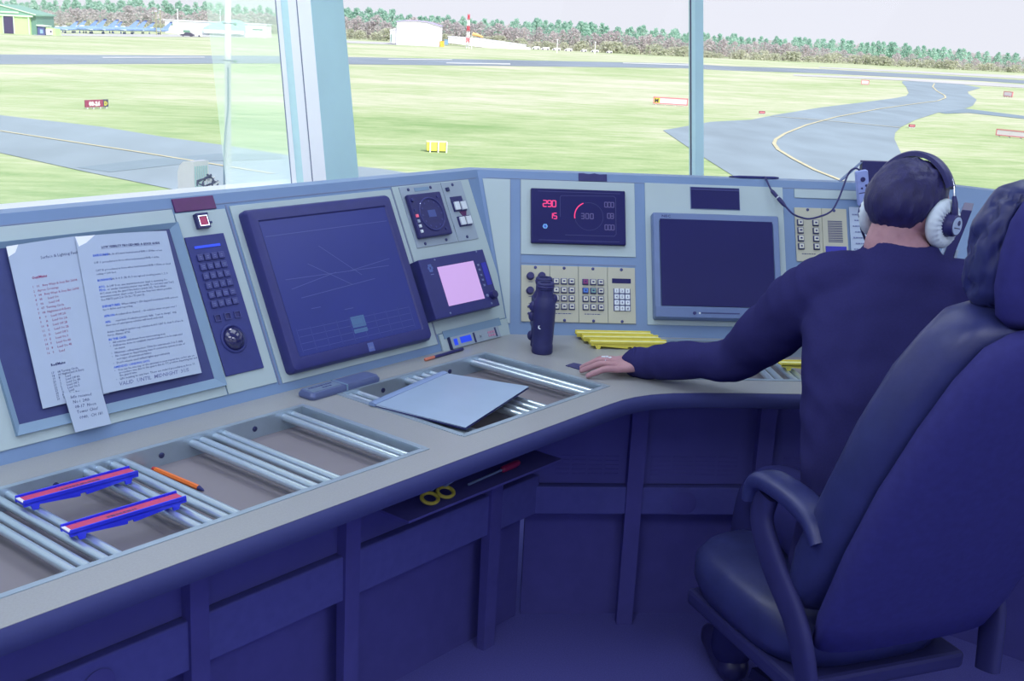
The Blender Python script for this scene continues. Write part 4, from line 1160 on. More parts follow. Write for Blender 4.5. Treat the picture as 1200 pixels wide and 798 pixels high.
# --- signs
def board(label, name, pl, pr, h, m, txt=None, tm=None, side=None, frame_=None, cat='sign', tsz=.8, legs=True):
    a, b = G(*pl), G(*pr)
    c = (a + b) / 2; d = b - a; L = d.length; rz = math.atan2(d.y, d.x)
    t = thing(name, label, cat, (c.x, c.y, GZ), rz)
    mb = MB(); mb.box(-L / 2, L / 2, -.08, .08, .15, .15 + h, .01); mb.build('face_board', m, t, smooth=False)
    if frame_:
        mb = MB(); e = h * .13
        for r in ((-L / 2 - .02, L / 2 + .02, .15 - .02, .15 + e), (-L / 2 - .02, L / 2 + .02, .15 + h - e, .17 + h), (-L / 2 - .02, -L / 2 + e, .15, .15 + h), (L / 2 - e, L / 2 + .02, .15, .15 + h)):
            mb.box(r[0], r[1], -.10, .10, r[2], r[3])
        mb.build('border', frame_, t, smooth=False)
    if txt:
        mb = MB(); mb.text(txt[0], h * tsz, txt[1] * L, 0, 0, 'CENTER', M=Matrix.Translation((0, -.105, .15 + h * (.5 - tsz * .36))) @ Matrix.Rotation(PI / 2, 4, 'X'), bold=.03); mb.build('sign_text', tm, t, smooth=False, recalc=False)
    if side:
        mb = MB(); mb.box(side[0] * L, side[1] * L, -.09, .09, .14, .16 + h); o = mb.build('location_panel', side[2], t, smooth=False)
        if side[3]:
            mb = MB(); mb.text(side[3], h * .8, (side[0] + side[1]) / 2 * L, 0, 0, 'CENTER', M=Matrix.Translation((0, -.105, .15 + h * .2)) @ Matrix.Rotation(PI / 2, 4, 'X'), bold=.02); mb.build('panel_text', side[4], o, smooth=False, recalc=False)
    for k in (-.42, -.15, .15, .42):
        mb = MB(); mb.box(k * L - .07, k * L + .07, -.07, .07, 0, .16); mb.build('foot', m_wline if legs else m_line, t, smooth=False)
    return t
m_signred = mat('sign_red', rgb(150, 38, 90), .5); m_signpale = mat('sign_pale', rgb(236, 228, 240), .5); m_signblk = mat('sign_black', rgb(70, 60, 90), .5)
m_signfr = mat('sign_red_edge', rgb(225, 140, 150), .5); m_signy = mat('sign_yellow', rgb(225, 215, 70), .5); m_white2 = mat('bright_white', rgb(245, 245, 250), .5, var=.02)
board('red runway sign reading 08-26 on the left grass', 'runway_sign', (100, 128), (126.5, 127), .62, m_signred, ('08-26', -.12), m_white2, (.27, .5, m_signblk, 'D', m_signy))
board('long white red-edged sign on the grass left of the thin mullion', 'taxiway_sign', (765.5, 122.5), (805.5, 125), .80, m_signpale, None, None, (-.5, -.31, m_signy, 'M', m_signblk), m_signfr)
board('white red-edged sign at the right edge of the grass beside the head', 'taxiway_sign', (1167, 160), (1212, 164.5), .62, m_signpale, None, None, None, m_signfr)
board('tiny pink sign far off beside the bend of the curving taxiway', 'marker_board', (1009, 99.5), (1018, 100), .9, m_signpale, None, None, None, m_signfr)
board('tiny pink sign far off on the right-hand grass strip', 'marker_board', (1176, 113.5), (1186, 114.5), .9, m_signpale, None, None, None, m_signfr)
board('low red and white marker at the near edge of the curving taxiway', 'marker_board', (889.5, 134), (896, 134.3), .22, m_signfr, None, None, None, m_signred)
board('low red and white marker where the hold line meets the right grass', 'marker_board', (1065, 150), (1071.5, 150.3), .22, m_signfr, None, None, None, m_signred)
# yellow cabinet
a = G(512, 178)
t = thing('approach_box', 'yellow box fenced by white posts on the middle grass', 'box', (a.x, a.y, GZ), .05)
mb = MB(); mb.box(-.72, .66, -.3, .3, .08, .68, .05); mb.build('body', mat('yellow_box', rgb(250, 235, 110), .5, var=.05), t, smooth=False)
mb = MB(); mb.box(-.74, .68, -.32, .32, .66, .72, .02); mb.build('lid', mat('pale_yellow', rgb(250, 245, 190), .5), t, smooth=False)
for x in (-.5, .05, .62):
    mb = MB(); mb.cyl((x, -.4, 0), (x, -.4, .74), .05, 10); mb.build('post', m_white2, t)

# --- far buildings, sized from their distance
def far(px, py):
    p = G(px, py); k = (p - CAM).dot(vF) / FPX
    return p, k                                   # base point and metres per photo pixel
m_hgreen = mat('green_cladding', rgb(196, 224, 165), .6, var=.06, scale=.4); m_hroof = mat('green_roof', rgb(130, 175, 160), .5, var=.06)
m_hdoor = mat('dark_hangar_door', rgb(66, 45, 100), .6); m_htrim = mat('pale_trim', rgb(215, 240, 215), .5); m_hside = mat('dark_green_side', rgb(110, 150, 140), .6)
p, k = far(20, 40)
ax = math.atan2(vR.y, vR.x)
t = thing('hangar', 'green gabled hangar with dark door at the left edge of the airfield', 'hangar', p, ax)
def pxbox(mb, x0, x1, y0, y1, d0=0, d1=6, bx_=20, by_=40, kk=None):
    kk = kk or k
    mb.box((x0 - bx_) * kk, (x1 - bx_) * kk, d0, d1, (by_ - y1) * kk, (by_ - y0) * kk); return mb
pxbox(MB(), -40, 36, 18.5, 40, 0, 14).build('wall', m_hgreen, t, smooth=False)
pxbox(MB(), 36, 42, 18.5, 40, .8, 14).build('side_wall', m_hside, t, smooth=False)
mb = MB(); mb.loft([[Vector(((x - 20) * k, d, (40 - y) * k)) for x, y in ((-42, 18.6), (-42, 17), (0, 6.8), (44, 17), (44, 18.6))] for d in (-.4, 14.4)]); mb.build('roof', m_hroof, t, smooth=False)
mb = MB(); mb.loft([[Vector(((x - 20) * k, d, (40 - y) * k)) for x, y in ((-2, 7.2), (44, 17.6), (44, 16.6), (-2, 6.2))] for d in (-.7, -.3)]); mb.build('barge_board', m_htrim, t, smooth=False)
pxbox(MB(), 5.5, 17, 19.7, 39.6, -.25, .1).build('door', m_hdoor, t, smooth=False)
pxbox(MB(), 3, 24, 14.6, 16.4, -.6, -.2).build('sign_band', m_htrim, t, smooth=False)
pxbox(MB(), -40, 40, 18.2, 20, -.5, 0).build('eave_trim', m_htrim, t, smooth=False)
for x in (4.8, 17.4, 34.8): pxbox(MB(), x - .5, x + .5, 19.7, 39.8, -.35, 0).build('door_post', m_htrim, t, smooth=False)
t = thing('shed', 'small dark shed against the green hangar', 'shed', p, ax)
pxbox(MB(), 42.6, 51, 29.5, 39.6, 1, 5).build('wall', mat('slate_wall', rgb(85, 90, 150), .6), t, smooth=False)
mb = MB(); mb.loft([[Vector(((x - 20) * k, d, (40 - y) * k)) for x, y in ((42, 29.6), (42, 28), (52.5, 29), (52.5, 30.2))] for d in (.6, 5.4)]); mb.build('roof', m_htrim, t, smooth=False)
pxbox(MB(), 45.5, 49, 33.5, 38, .9, 1.1).build('window', mat('pale_blue_pane', rgb(150, 185, 220), .3), t, smooth=False)
t = thing('fuel_store', 'low pale green store beside the dark shed', 'store', p, ax)
mb = MB(); mb.loft([[Vector(((x - 20) * k, d, (40 - y) * k)) for x, y in ((52.5, 39.8), (52.5, 31), (63, 32), (64, 39.8))] for d in (1, 5)]); mb.build('wall', m_hgreen, t, smooth=False)
pxbox(MB(), 52.6, 60, 33, 39, .8, 1.1).build('door', m_white2, t, smooth=False)
pxbox(MB(), 57.5, 59.5, 34.4, 36.4, .7, .9).build('vent', m_signblk, t, smooth=False)
m_bwhite = mat('white_cladding', rgb(244, 242, 250), .5, var=.02, scale=.3); m_broof = mat('pale_roof', rgb(222, 222, 238), .5); m_bteal = mat('teal_roof', rgb(170, 235, 225), .5)
p, k = far(250, 41.5)
t = thing('terminal_building', 'long low white building beyond the left runway', 'building', p, ax)
pxbox(MB(), 194, 312, 27, 41.5, 0, 10, 250, 41.5).build('wall', m_bwhite, t, smooth=False)
pxbox(MB(), 192, 313, 25.8, 27, -.4, 10.4, 250, 41.5).build('roof', m_broof, t, smooth=False)
for (x0, x1, y0, y1) in ((200, 203, 30, 32), (215, 223, 37, 39.5), (296, 308, 31.8, 33), (260, 266, 33, 34.5), (244, 249, 33, 35)):
    pxbox(MB(), x0, x1, y0, y1, -.2, .1, 250, 41.5).build('window', m_hside, t, smooth=False)
t = thing('teal_hangar', 'pale teal arched hangar roof against the long white building', 'hangar', p, ax)
mb = MB(); mb.loft([[Vector(((x - 250) * k, d, (41.5 - y) * k)) for x, y in ((238, 38), (240, 33), (248, 29), (258, 26), (268, 23.5), (276, 22.5), (284, 24), (288, 27), (288, 38))] for d in (-1.5, -.5)]); mb.build('roof', m_bteal, t, smooth=False)
pxbox(MB(), 240, 287, 35, 38.8, -1.6, -1.4, 250, 41.5).build('wall', m_bwhite, t, smooth=False)
p, k = far(487, 53.5)
t = thing('hangar', 'white hangar with shallow arched roof and small annexe beyond the runway', 'hangar', p, ax)
arch = [(464.5, 53.5), (464.5, 27.5), (473, 26.2), (487, 25.6), (500, 26.6), (515, 30.2), (515, 54)]
mb = MB(); mb.loft([[Vector(((x - 487) * k, d, (53.5 - y) * k)) for x, y in arch] for d in (0, 16)]); mb.build('wall', m_bwhite, t, smooth=False)
mb = MB(); mb.loft([[Vector(((x - 487) * k, d, (53.5 - y) * k)) for x, y in ((463.5, 27.8), (473, 26.2), (487, 25.6), (500, 26.6), (516, 30.6), (516, 29.8), (500, 25.6), (487, 24.6), (473, 25.2), (463.5, 26.8))] for d in (-.4, 16.4)]); mb.build('roof', mat('mauve_roof', rgb(185, 175, 215), .5), t, smooth=False)
mb = MB(); mb.loft([[Vector(((x - 487) * k, d, (53.5 - y) * k)) for x, y in ((456.5, 51), (456.5, 38), (464.5, 35), (464.5, 52.5))] for d in (1, 8)]); mb.build('annexe', m_bwhite, t, smooth=False)
mb = MB(); mb.loft([[Vector(((x - 487) * k, d, (53.5 - y) * k)) for x, y in ((456, 38.4), (456, 37), (465, 34), (465, 35.4))] for d in (.6, 8.4)]); mb.build('annexe_roof', m_broof, t, smooth=False)
pxbox(MB(), 457.4, 458.6, 42, 50.5, .8, 1.1, 487, 53.5).build('door', m_hside, t, smooth=False)
def simple(name, label, cat, px, py, x0, x1, y0, m, cap=None, d=2.5, group=None, capm=None):
    p, k_ = far(px, py)
    t = thing(name, label, cat, p, ax, group)
    mb = MB(); mb.box((x0 - px) * k_, (x1 - px) * k_, 0, d, 0, (py - y0) * k_ * .93, .05); mb.build('body', m, t, smooth=False)
    mb = MB(); mb.box((x0 - px) * k_ - .05, (x1 - px) * k_ + .05, -.1, d + .1, (py - y0) * k_ * .92, (py - y0) * k_); mb.build('lid', capm or m, t, smooth=False)
    return t, k_
simple('container', 'orange container beside the white arched hangar', 'container', 517.5, 55, 515.5, 520, 48.4, mat('orange_paint', rgb(250, 195, 80), .5))
simple('tank', 'pale blue tank just right of the orange container', 'tank', 523, 52.5, 520.5, 525, 46.5, mat('pale_blue_paint', rgb(140, 170, 205), .5))
p, k = far(570, 56)
t = thing('long_shed', 'long low white shed behind the red and white mast', 'shed', p, ax)
mb = MB(); mb.loft([[Vector(((x - 570) * k, d, (56 - y) * k)) for x, y in ((525, 52.5), (525, 45.2), (560, 46), (616, 51), (618, 57.8), (570, 56))] for d in (0, 6)]); mb.build('wall', m_bwhite, t, smooth=False)
mb = MB(); mb.loft([[Vector(((x - 570) * k, d, (56 - y) * k)) for x, y in ((524, 45.6), (524, 44.8), (560, 45.4), (617, 50.4), (617, 51.2))] for d in (-.3, 6.3)]); mb.build('roof', m_broof, t, smooth=False)
mb = MB(); mb.loft([[Vector(((x - 570) * k, d, (56 - y) * k)) for x, y in ((617, 57.6), (617, 53), (622, 53.6), (622, 58))] for d in (.3, 5)]); mb.build('annexe', m_broof, t, smooth=False)
for i, (x, y, w_, h_) in enumerate(((628, 58, 9, 3.5), (639, 58.6, 10, 3.2), (652, 59.2, 10, 3), (666, 60, 9, 3.2), (684, 60.8, 7, 2.8), (697, 61.4, 9, 2.8), (714, 62.3, 7, 2.6))):
    p, k_ = far(x, y)
    t = thing('parked_van', 'white vehicle in the row parked beyond the long white shed', 'van', p, ax, 'white vehicles beyond the runway')
    mb = MB(); mb.loft([[Vector((a * w_ * k_, d, b * h_ * k_)) for a, b in ((-.5, .12), (-.5, .55), (-.34, .62), (-.24, 1), (.5, 1), (.5, .12))] for d in (0, 1.8)]); mb.build('body', m_bwhite, t, smooth=False)
    for a in (-.3, .3):
        mb = MB(); mb.cyl((a * w_ * k_, -.05, .3), (a * w_ * k_, .2, .3), .3, 10); mb.build('wheel', m_signblk, t)
for x, y, c_ in ((219, 43, 'dark car parked before the long white building'), (229, 43.2, 'pale car parked before the long white building')):
    p, k_ = far(x, y)
    t = thing('car', c_, 'car', p, ax)
    mb = MB(); mb.loft([[Vector((a * 4.4, d, b)) for a, b in ((-.5, .3), (-.5, .8), (-.25, .9), (-.12, 1.4), (.25, 1.4), (.42, .9), (.5, .8), (.5, .3))] for d in (0, 1.7)]); mb.build('body', m_signblk if 'dark' in c_ else m_broof, t, smooth=False)
    for a in (-1.3, 1.3):
        mb = MB(); mb.cyl((a, -.05, .32), (a, .2, .32), .32, 10); mb.build('wheel', m_signblk, t)
# mast and windsock
p, k = far(548, 57)
t = thing('lattice_mast', 'red and white banded lattice mast by the long white shed', 'mast', p, ax)
m_mred = mat('mast_red', rgb(205, 75, 95), .5)
for j in range(6):
    z0, z1 = (39 / 6) * j * k, (39 / 6) * (j + 1) * k
    r0, r1 = .55 - .05 * j, .5 - .05 * j
    mb = MB()
    for sx_ in (-1, 1):
        for sy in (-1, 1):
            mb.cyl((sx_ * r0, sy * r0, z0), (sx_ * r1, sy * r1, z1), .16, 6)
    for sy in (-1, 1):
        mb.cyl((-r0, sy * r0, z0), (r1, sy * r1, z1), .1, 5); mb.cyl((r0, sy * r0, z0), (-r1, sy * r1, z1), .1, 5)
    mb.build('section', m_mred if j % 2 else m_white2, t)
p, k = far(552.5, 57.5)
t = thing('windsock', 'orange windsock on a white pole right of the lattice mast', 'windsock', p, ax)
mb = MB(); mb.cyl((0, 0, 0), (0, 0, 18 * k), .12, 8); mb.build('pole', m_white2, t)
mb = MB(); mb.tube([(.2, 0, 17.3 * k), (2, 0, 16.2 * k), (4, 0, 14.2 * k)], [.62, .5, .3], 12); mb.build('sock', mat('sock_orange', rgb(250, 190, 130), .6), t)
for x, y, y1, lb in ((652.5, 62, 47, 'white pole standing before the parked vehicles'), (697, 63, 50, 'bare white pole right of the parked vehicles'), (183.5, 41, 14, 'pale lamp post beside the parked jets, left of two'), (188.5, 41, 12, 'pale lamp post beside the parked jets, right of two'), (208.7, 41, 12, 'pale lamp post behind the long white building'), (258.5, 41, 13, 'white lamp post over the teal roof')):
    p, k = far(x, y)
    t = thing('lamp_post', lb, 'lamp post', p, ax)
    mb = MB(); mb.cyl((0, 0, 0), (0, 0, (y - y1) * k), .17, 8, .12); mb.build('pole', m_white2 if 'white' in lb else mat('olive_pole', rgb(165, 165, 125), .6), t)
    mb = MB(); mb.box(-.35, .35, -.2, .2, (y - y1) * k - .2, (y - y1) * k + .15, .05); mb.build('lamp_head', m_broof, t, smooth=False)
# parked jets: side on, nose left, swept fin
m_jet = mat('jet_blue', rgb(138, 168, 222), .35, spec=.5, var=.12, scale=.3); m_jetl = mat('jet_pale', rgb(205, 220, 245), .35); m_jetd = mat('jet_dark', rgb(55, 65, 140), .4)
def jet():
    t = thing('jet_aircraft', 'blue parked jet with swept tail fin among the row by the hangar', 'aircraft', (0, 0, 0), 0, 'parked blue jets')
    mb = MB()
    secs = []
    for x, z, r in ((-6, 1.5, .1), (-4.6, 1.65, .45), (-2.8, 1.8, .75), (0, 1.85, .85), (3, 1.9, .75), (5.5, 2.0, .45)):
        secs.append([Vector((x, r * math.cos(a * PI / 5), z + r * math.sin(a * PI / 5))) for a in range(10)])
    mb.loft(secs); mb.build('fuselage', m_jet, t)
    mb = MB(); mb.ell(Vector((-2.6, 0, 2.45)), (1.3, .42, .45), seg=10, rings=6); mb.build('canopy', m_jetl, t)
    mb = MB(); mb.loft([[(2.4, y, 2.4), (5.4, y, 2.3), (7.4, y, 5.0), (6.2, y, 5.1)] for y in (-.1, .1)]); mb.build('tail_fin', m_jet, t, smooth=False)
    mb = MB(); mb.loft([[(6.0, y, 4.9), (7.5, y, 4.95), (7.6, y, 5.3), (6.5, y, 5.35)] for y in (-.13, .13)]); mb.build('fin_tip', m_jetd, t, smooth=False)
    for s_ in (-1, 1):
        mb = MB(); mb.loft([[(-.9, s_ * .7, 1.55), (2.2, s_ * .7, 1.55), (2.2, s_ * .7, 1.75), (-.9, s_ * .7, 1.75)], [(2.0, s_ * 4.2, 1.4), (3.0, s_ * 4.2, 1.4), (3.0, s_ * 4.2, 1.5), (2.0, s_ * 4.2, 1.5)]]); mb.build('wing', m_jetl, t, smooth=False)
        mb = MB(); mb.cyl((1.0, s_ * 1.2, 0), (1.0, s_ * 1.2, 1.5), .12, 6); mb.cyl((1.0, s_ * 1.1, .35), (1.0, s_ * 1.3, .35), .35, 10); mb.build('main_gear', m_jetd, t)
    mb = MB(); mb.cyl((-3.6, 0, 0), (-3.6, 0, 1.5), .1, 6); mb.cyl((-3.6, -.1, .3), (-3.6, .1, .3), .3, 10); mb.build('nose_gear', m_jetd, t)
    return t
j0 = jet()
for i, (x, y, s_, dr) in enumerate(((83, 38.4, .85, .1), (97, 38.8, .9, -.1), (104, 39.4, 1.0, 0), (118, 39.6, 1.0, .1), (128, 38.9, .85, -.2), (143, 39.8, 1.0, .05), (152, 39.9, 1.0, .1), (165, 39.4, .85, 0), (184, 40.3, .95, -.05), (74, 38.6, .8, .2))):
    o = j0 if i == 0 else copy_tree(j0)
    p, k = far(x, y)
    o.location = (p.x, p.y, GZ); o.rotation_euler = (0, 0, ax + dr); o.scale = (s_ * .8, s_ * .8, s_ * .9)

# --- woodland beyond the runway: bushes, bare trees, pines
base_line = [(-70, 33), (0, 34.5), (200, 37), (310, 39.5), (450, 48), (640, 58), (750, 64), (880, 70), (1000, 75), (1100, 80.5), (1200, 85.5), (1290, 91)]
top_line = [(-70, 0), (0, 2), (150, 1), (250, 5), (310, 9), (450, 12), (500, 15), (600, 22), (750, 32.5), (880, 44), (960, 46.5), (1030, 49), (1073, 55), (1140, 60), (1200, 65), (1290, 72)]
def at_px(L, x):
    for (x0, y0), (x1, y1) in zip(L, L[1:]):
        if x0 <= x <= x1: return y0 + (y1 - y0) * (x - x0) / (x1 - x0)
    return L[-1][1]
def leaf_mat(name, c0, c1):
    m = bpy.data.materials.new(name); m.use_nodes = True; nt = m.node_tree; b = nt.nodes['Principled BSDF']; b.inputs['Roughness'].default_value = .9; b.inputs['Specular IOR Level'].default_value = .1
    oi = nt.nodes.new('ShaderNodeObjectInfo'); r = nt.nodes.new('ShaderNodeValToRGB'); r.color_ramp.elements[0].color = c0; r.color_ramp.elements[1].color = c1
    n = nt.nodes.new('ShaderNodeTexNoise'); n.inputs['Scale'].default_value = .8; tc = nt.nodes.new('ShaderNodeTexCoord'); nt.links.new(tc.outputs['Object'], n.inputs['Vector'])
    ad = nt.nodes.new('ShaderNodeMath'); ad.operation = 'MULTIPLY_ADD'; ad.inputs[1].default_value = .5
    su = nt.nodes.new('ShaderNodeMath'); su.operation = 'MULTIPLY_ADD'; su.inputs[1].default_value = 1.0; su.inputs[2].default_value = -.25
    nt.links.new(oi.outputs['Random'], ad.inputs[0]); nt.links.new(n.outputs['Fac'], su.inputs[0]); nt.links.new(su.outputs[0], ad.inputs[2])
    nt.links.new(ad.outputs[0], r.inputs['Fac']); nt.links.new(r.outputs['Color'], b.inputs['Base Color'])
    tl = nt.nodes.new('ShaderNodeBsdfTranslucent'); nt.links.new(r.outputs['Color'], tl.inputs[0])
    mx = nt.nodes.new('ShaderNodeMixShader'); mx.inputs[0].default_value = .5
    nt.links.new(b.outputs[0], mx.inputs[1]); nt.links.new(tl.outputs[0], mx.inputs[2]); nt.links.new(mx.outputs[0], nt.nodes['Material Output'].inputs['Surface'])
    return m
m_pine = leaf_mat('pine_needles', (.44, .66, .56, 1), (.60, .80, .70, 1)); m_twig = leaf_mat('bare_twigs', (.60, .57, .58, 1), (.76, .69, .70, 1)); m_bush = leaf_mat('olive_bush', (.56, .59, .46, 1), (.72, .71, .60, 1))  # distance haze put into the pale foliage and twig colours
m_bark = mat('pale_bark', (.42, .38, .33, 1), .9, var=.1); m_barkd = mat('dark_bark', (.17, .15, .15, 1), .9, var=.1)
rnd = random.Random(3)
def crown(n, rx, z0, z1, size, taper, jag):
    mb = MB(); H = z1 - z0
    for q in range(n):
        h = rnd.random(); rad = rx * (taper(h)) * math.sqrt(rnd.random()) * (1 + jag * (rnd.random() - .5))
        a = rnd.random() * 2 * PI
        c = Vector((rad * math.cos(a), rad * math.sin(a), z0 + H * h)); s_ = size * (.6 + .8 * rnd.random())
        d1 = Vector((rnd.gauss(0, 1), rnd.gauss(0, 1), rnd.gauss(0, 1))).normalized(); d2 = d1.cross(Vector((rnd.gauss(0, 1), rnd.gauss(0, 1), rnd.gauss(0, 1)))).normalized()
        mb.poly([c - d1 * s_, c + d2 * s_ * .7, c + d1 * s_, c - d2 * s_ * .7])
    return mb
def tree_proto(name, label, cat, group, cm, tm, args, trunk):
    t = thing(name, label, cat, (0, 0, -50), 0, group)
    crown(*args).build('crown', cm, t, smooth=False, recalc=False)
    mb = MB(); mb.tube([(0, 0, 0), (.1, 0, trunk * .5), (0, .1, trunk)], [.2, .16, .08], 6); mb.build('trunk', tm, t)
    return t
protos = {'pine': [], 'bare': [], 'bush': []}
for v in range(3):
    protos['pine'].append(lambda v=v: tree_proto('pine_tree', 'green pine in the woodland standing behind the bare trees', 'tree', 'pines at the back of the woodland', m_pine, m_barkd, (330, 3.3, 2.2, 10.2, .48, lambda h: (1.05 - h) ** .6 * (.6 + .4 * (h > .15)), .5), 9))
    protos['bare'].append(lambda v=v: tree_proto('bare_tree', 'bare greyish-brown tree in the woodland beyond the runway', 'tree', 'bare trees of the woodland edge', m_twig, m_bark, (380, 3.3, .6, 8.6, .40, lambda h: math.sin(PI * min(1, .18 + .82 * h)) ** .6, .6), 7.4))
    protos['bush'].append(lambda v=v: tree_proto('bush', 'rounded olive bush along the front of the woodland', 'bush', 'bushes in front of the woodland', m_bush, m_barkd, (240, 2.9, .1, 3.6, .40, lambda h: math.sqrt(max(0, 1 - (h * .95) ** 2)), .35), 2.2))
done = {}
def plant(kind, x, dy, hpx, extra):
    py = at_px(base_line, x) - dy
    p, k = far(x, py)
    d = (p - CAM); d.z = 0; d = d.normalized() * extra
    v = rnd.randrange(3)
    key = (kind, v)
    o = copy_tree(done[key]) if key in done else protos[kind][v]()
    done.setdefault(key, o)
    H = {'pine': 10.4, 'bare': 8.8, 'bush': 3.7}[kind]
    s_ = hpx * k / H
    w_ = s_ * rnd.uniform(.85, 1.25) * (1.25 if kind != 'pine' else 1.0)
    o.location = (p.x + d.x, p.y + d.y, GZ); o.rotation_euler = (0, 0, rnd.random() * 6.28); o.scale = (w_, w_, s_)
def spread(kind, n, fn):
    for i in range(n):
        x = -70 + 1360 * (i + rnd.uniform(-.3, .7)) / n
        r_ = fn(x)
        if r_: plant(kind, x, *r_)
hgt = lambda x: at_px(base_line, x) - at_px(top_line, x)
spread('pine', 190, lambda x: (.9, hgt(x) * rnd.uniform(.88, 1.06) * (1.0 if (x < 470 or x > 600) else .9), 14 + 22 * rnd.random()))
spread('bare', 170, lambda x: (.4, hgt(x) * rnd.uniform(.55, .82) * (.75 if x > 960 else 1), 4 + 8 * rnd.random()))
spread('bush', 110, lambda x: (0, hgt(x) * rnd.uniform(.22, .42) * (1.1 if x > 850 else 1) if (x < 20 or x > 330 or rnd.random() < .5) else hgt(x) * .25, 0 + 3 * rnd.random()))
mb = MB()
for i in range(90):
    x = -80 + 1380 * i / 90
    p, k = far(x, at_px(base_line, x) - 1.0); d = (p - CAM); d.z = 0; p = p + d.normalized() * 40
    h = hgt(x) * k * .68
    for q in range(40):
        c = Vector((p.x + rnd.uniform(-7, 7), p.y + rnd.uniform(-4, 4), GZ + h * rnd.random())); s_ = 1.5 * (.6 + rnd.random())
        d1 = Vector((rnd.gauss(0, 1), rnd.gauss(0, .4), rnd.gauss(0, 1))).normalized(); d2 = d1.cross(Vector((0, 1, 0))).normalized()
        mb.poly([c - d1 * s_, c + d2 * s_, c + d1 * s_, c - d2 * s_])
o = mb.build('woodland_thicket', m_twig, smooth=False, recalc=False)
tag(o, 'dense tangled thicket filling the woodland behind the single trees', 'thicket', kind='stuff')

# --- just outside the left window
mb = MB(); mb.box(-1.9, -.25, 5.3, 6.8, .30, .38)
tag(mb.build('gallery_deck', m_conc, smooth=False), 'pale gallery deck outside the left windows', 'deck', kind='structure')
t = thing('signal_pole', 'white pole with brackets and grey cable outside the left window', 'pole', (-.857, 6.15, .38))
mb = MB(); mb.tube([(.002, -.06, 0), (0, -.05, .3), (-.02, .20, 1.28), (-.026, .28, 1.7)], [.0165] * 4, 16); mb.build('shaft', m_white2, t)
def onpole(z): return Vector((.0 - .02 * max(0, (z - .3)) / .98, -.05 + .25 * (z - .3) / .98, z))
for z in (.985, 1.17):
    q = onpole(z); mb = MB(); mb.torus(q, .0165, .003); mb.cyl(q + Vector((-.028, 0, 0)), q + Vector((.036, 0, -.002)), .0035, 8); mb.build('bracket', m_seal, t)
    mb = MB(); mb.ell(q + Vector((.037, 0, -.003)), (.009, .008, .008)); mb.build('bracket_bolt', m_hside, t)
mb = MB(); mb.tube([onpole(.95) + Vector((.004, -.019, 0)), onpole(.75) + Vector((.004, -.021, 0)), onpole(.62) + Vector((-.012, -.022, 0)), onpole(.5) + Vector((-.017, -.022, 0)), onpole(.3) + Vector((-.016, -.022, 0)), onpole(.02) + Vector((-.016, -.022, 0))], .0042, 8); mb.build('cable', m_bezel, t)
t = thing('vent_cowl', 'white round-shouldered vent cowl outside the left window', 'vent', (-1.04, 6.16, .38), math.radians(-38))
pr = [(-.060, 0), (.060, 0), (.060, .484), (.02, .484), (-.02, .476), (-.045, .455), (-.06, .42)]
mb = MB(); mb.loft([[(x, y, z) for x, z in pr] for y in (-.05, .05)]); mb.build('hood', m_white2, t, smooth=False)
mb = MB()
for k_ in range(6): mb.box(.060, .063, -.044 + .015 * k_, -.036 + .015 * k_, .05, .46)
mb.build('louvre', m_palest, t, smooth=False)
t = thing('cable_coil', 'loose black and white cable tangle beside the white vent cowl', 'cable', (-.93, 6.02, .38))
rr_ = random.Random(5)
for nm, mm, n in (('black_loop', m_black, 3), ('white_loop', m_white2, 2)):
    for q in range(n):
        mb = MB(); a = rr_.random() * 6
        mb.tube([Vector((-.04 + .05 * rr_.random() + .035 * math.cos(a + s_ * .8), .02 * math.sin(a + s_), .37 + .015 * q + .03 * math.sin(a + s_ * .8 + .3))) for s_ in range(8)], .005, 6); mb.build(nm, mm, t)
mb = MB(); mb.cyl((-.03, 0, 0), (-.03, 0, .36), .02, 10); mb.build('stand', m_hside, t)
# ------------------------------------------------------------------ the operator
m_skin = bpy.data.materials.new('skin'); m_skin.use_nodes = True
def _skin(m):
    nt = m.node_tree; b = nt.nodes['Principled BSDF']
    b.inputs['Roughness'].default_value = .5; b.inputs['Specular IOR Level'].default_value = .35
    b.inputs['Subsurface Weight'].default_value = .08; b.inputs['Subsurface Radius'].default_value = (.01, .004, .003)
    tc = nt.nodes.new('ShaderNodeTexCoord'); n = nt.nodes.new('ShaderNodeTexNoise'); n.inputs['Scale'].default_value = 60; n.inputs['Detail'].default_value = 4
    r = nt.nodes.new('ShaderNodeValToRGB'); r.color_ramp.elements[0].color = (.33, .17, .21, 1); r.color_ramp.elements[1].color = (.47, .27, .30, 1)
    nt.links.new(tc.outputs['Object'], n.inputs['Vector']); nt.links.new(n.outputs['Fac'], r.inputs['Fac']); nt.links.new(r.outputs['Color'], b.inputs['Base Color'])
_skin(m_skin)
m_sweater = mat('navy_knit', (.030, .029, .118, 1), .95, spec=.03, var=.06, scale=250, bump=.15, bscale=700)
m_trouser = mat('dark_trousers', (.024, .025, .125, 1), .9, spec=.1, var=.06)
m_hair = mat('black_hair', (.021, .019, .095, 1), .5, spec=.35, var=.25, scale=60, bump=.5, bscale=260, stretch=(1, 1, .25))
m_shoe = mat('black_leather_shoe', (.024, .024, .11, 1), .35, var=.05)

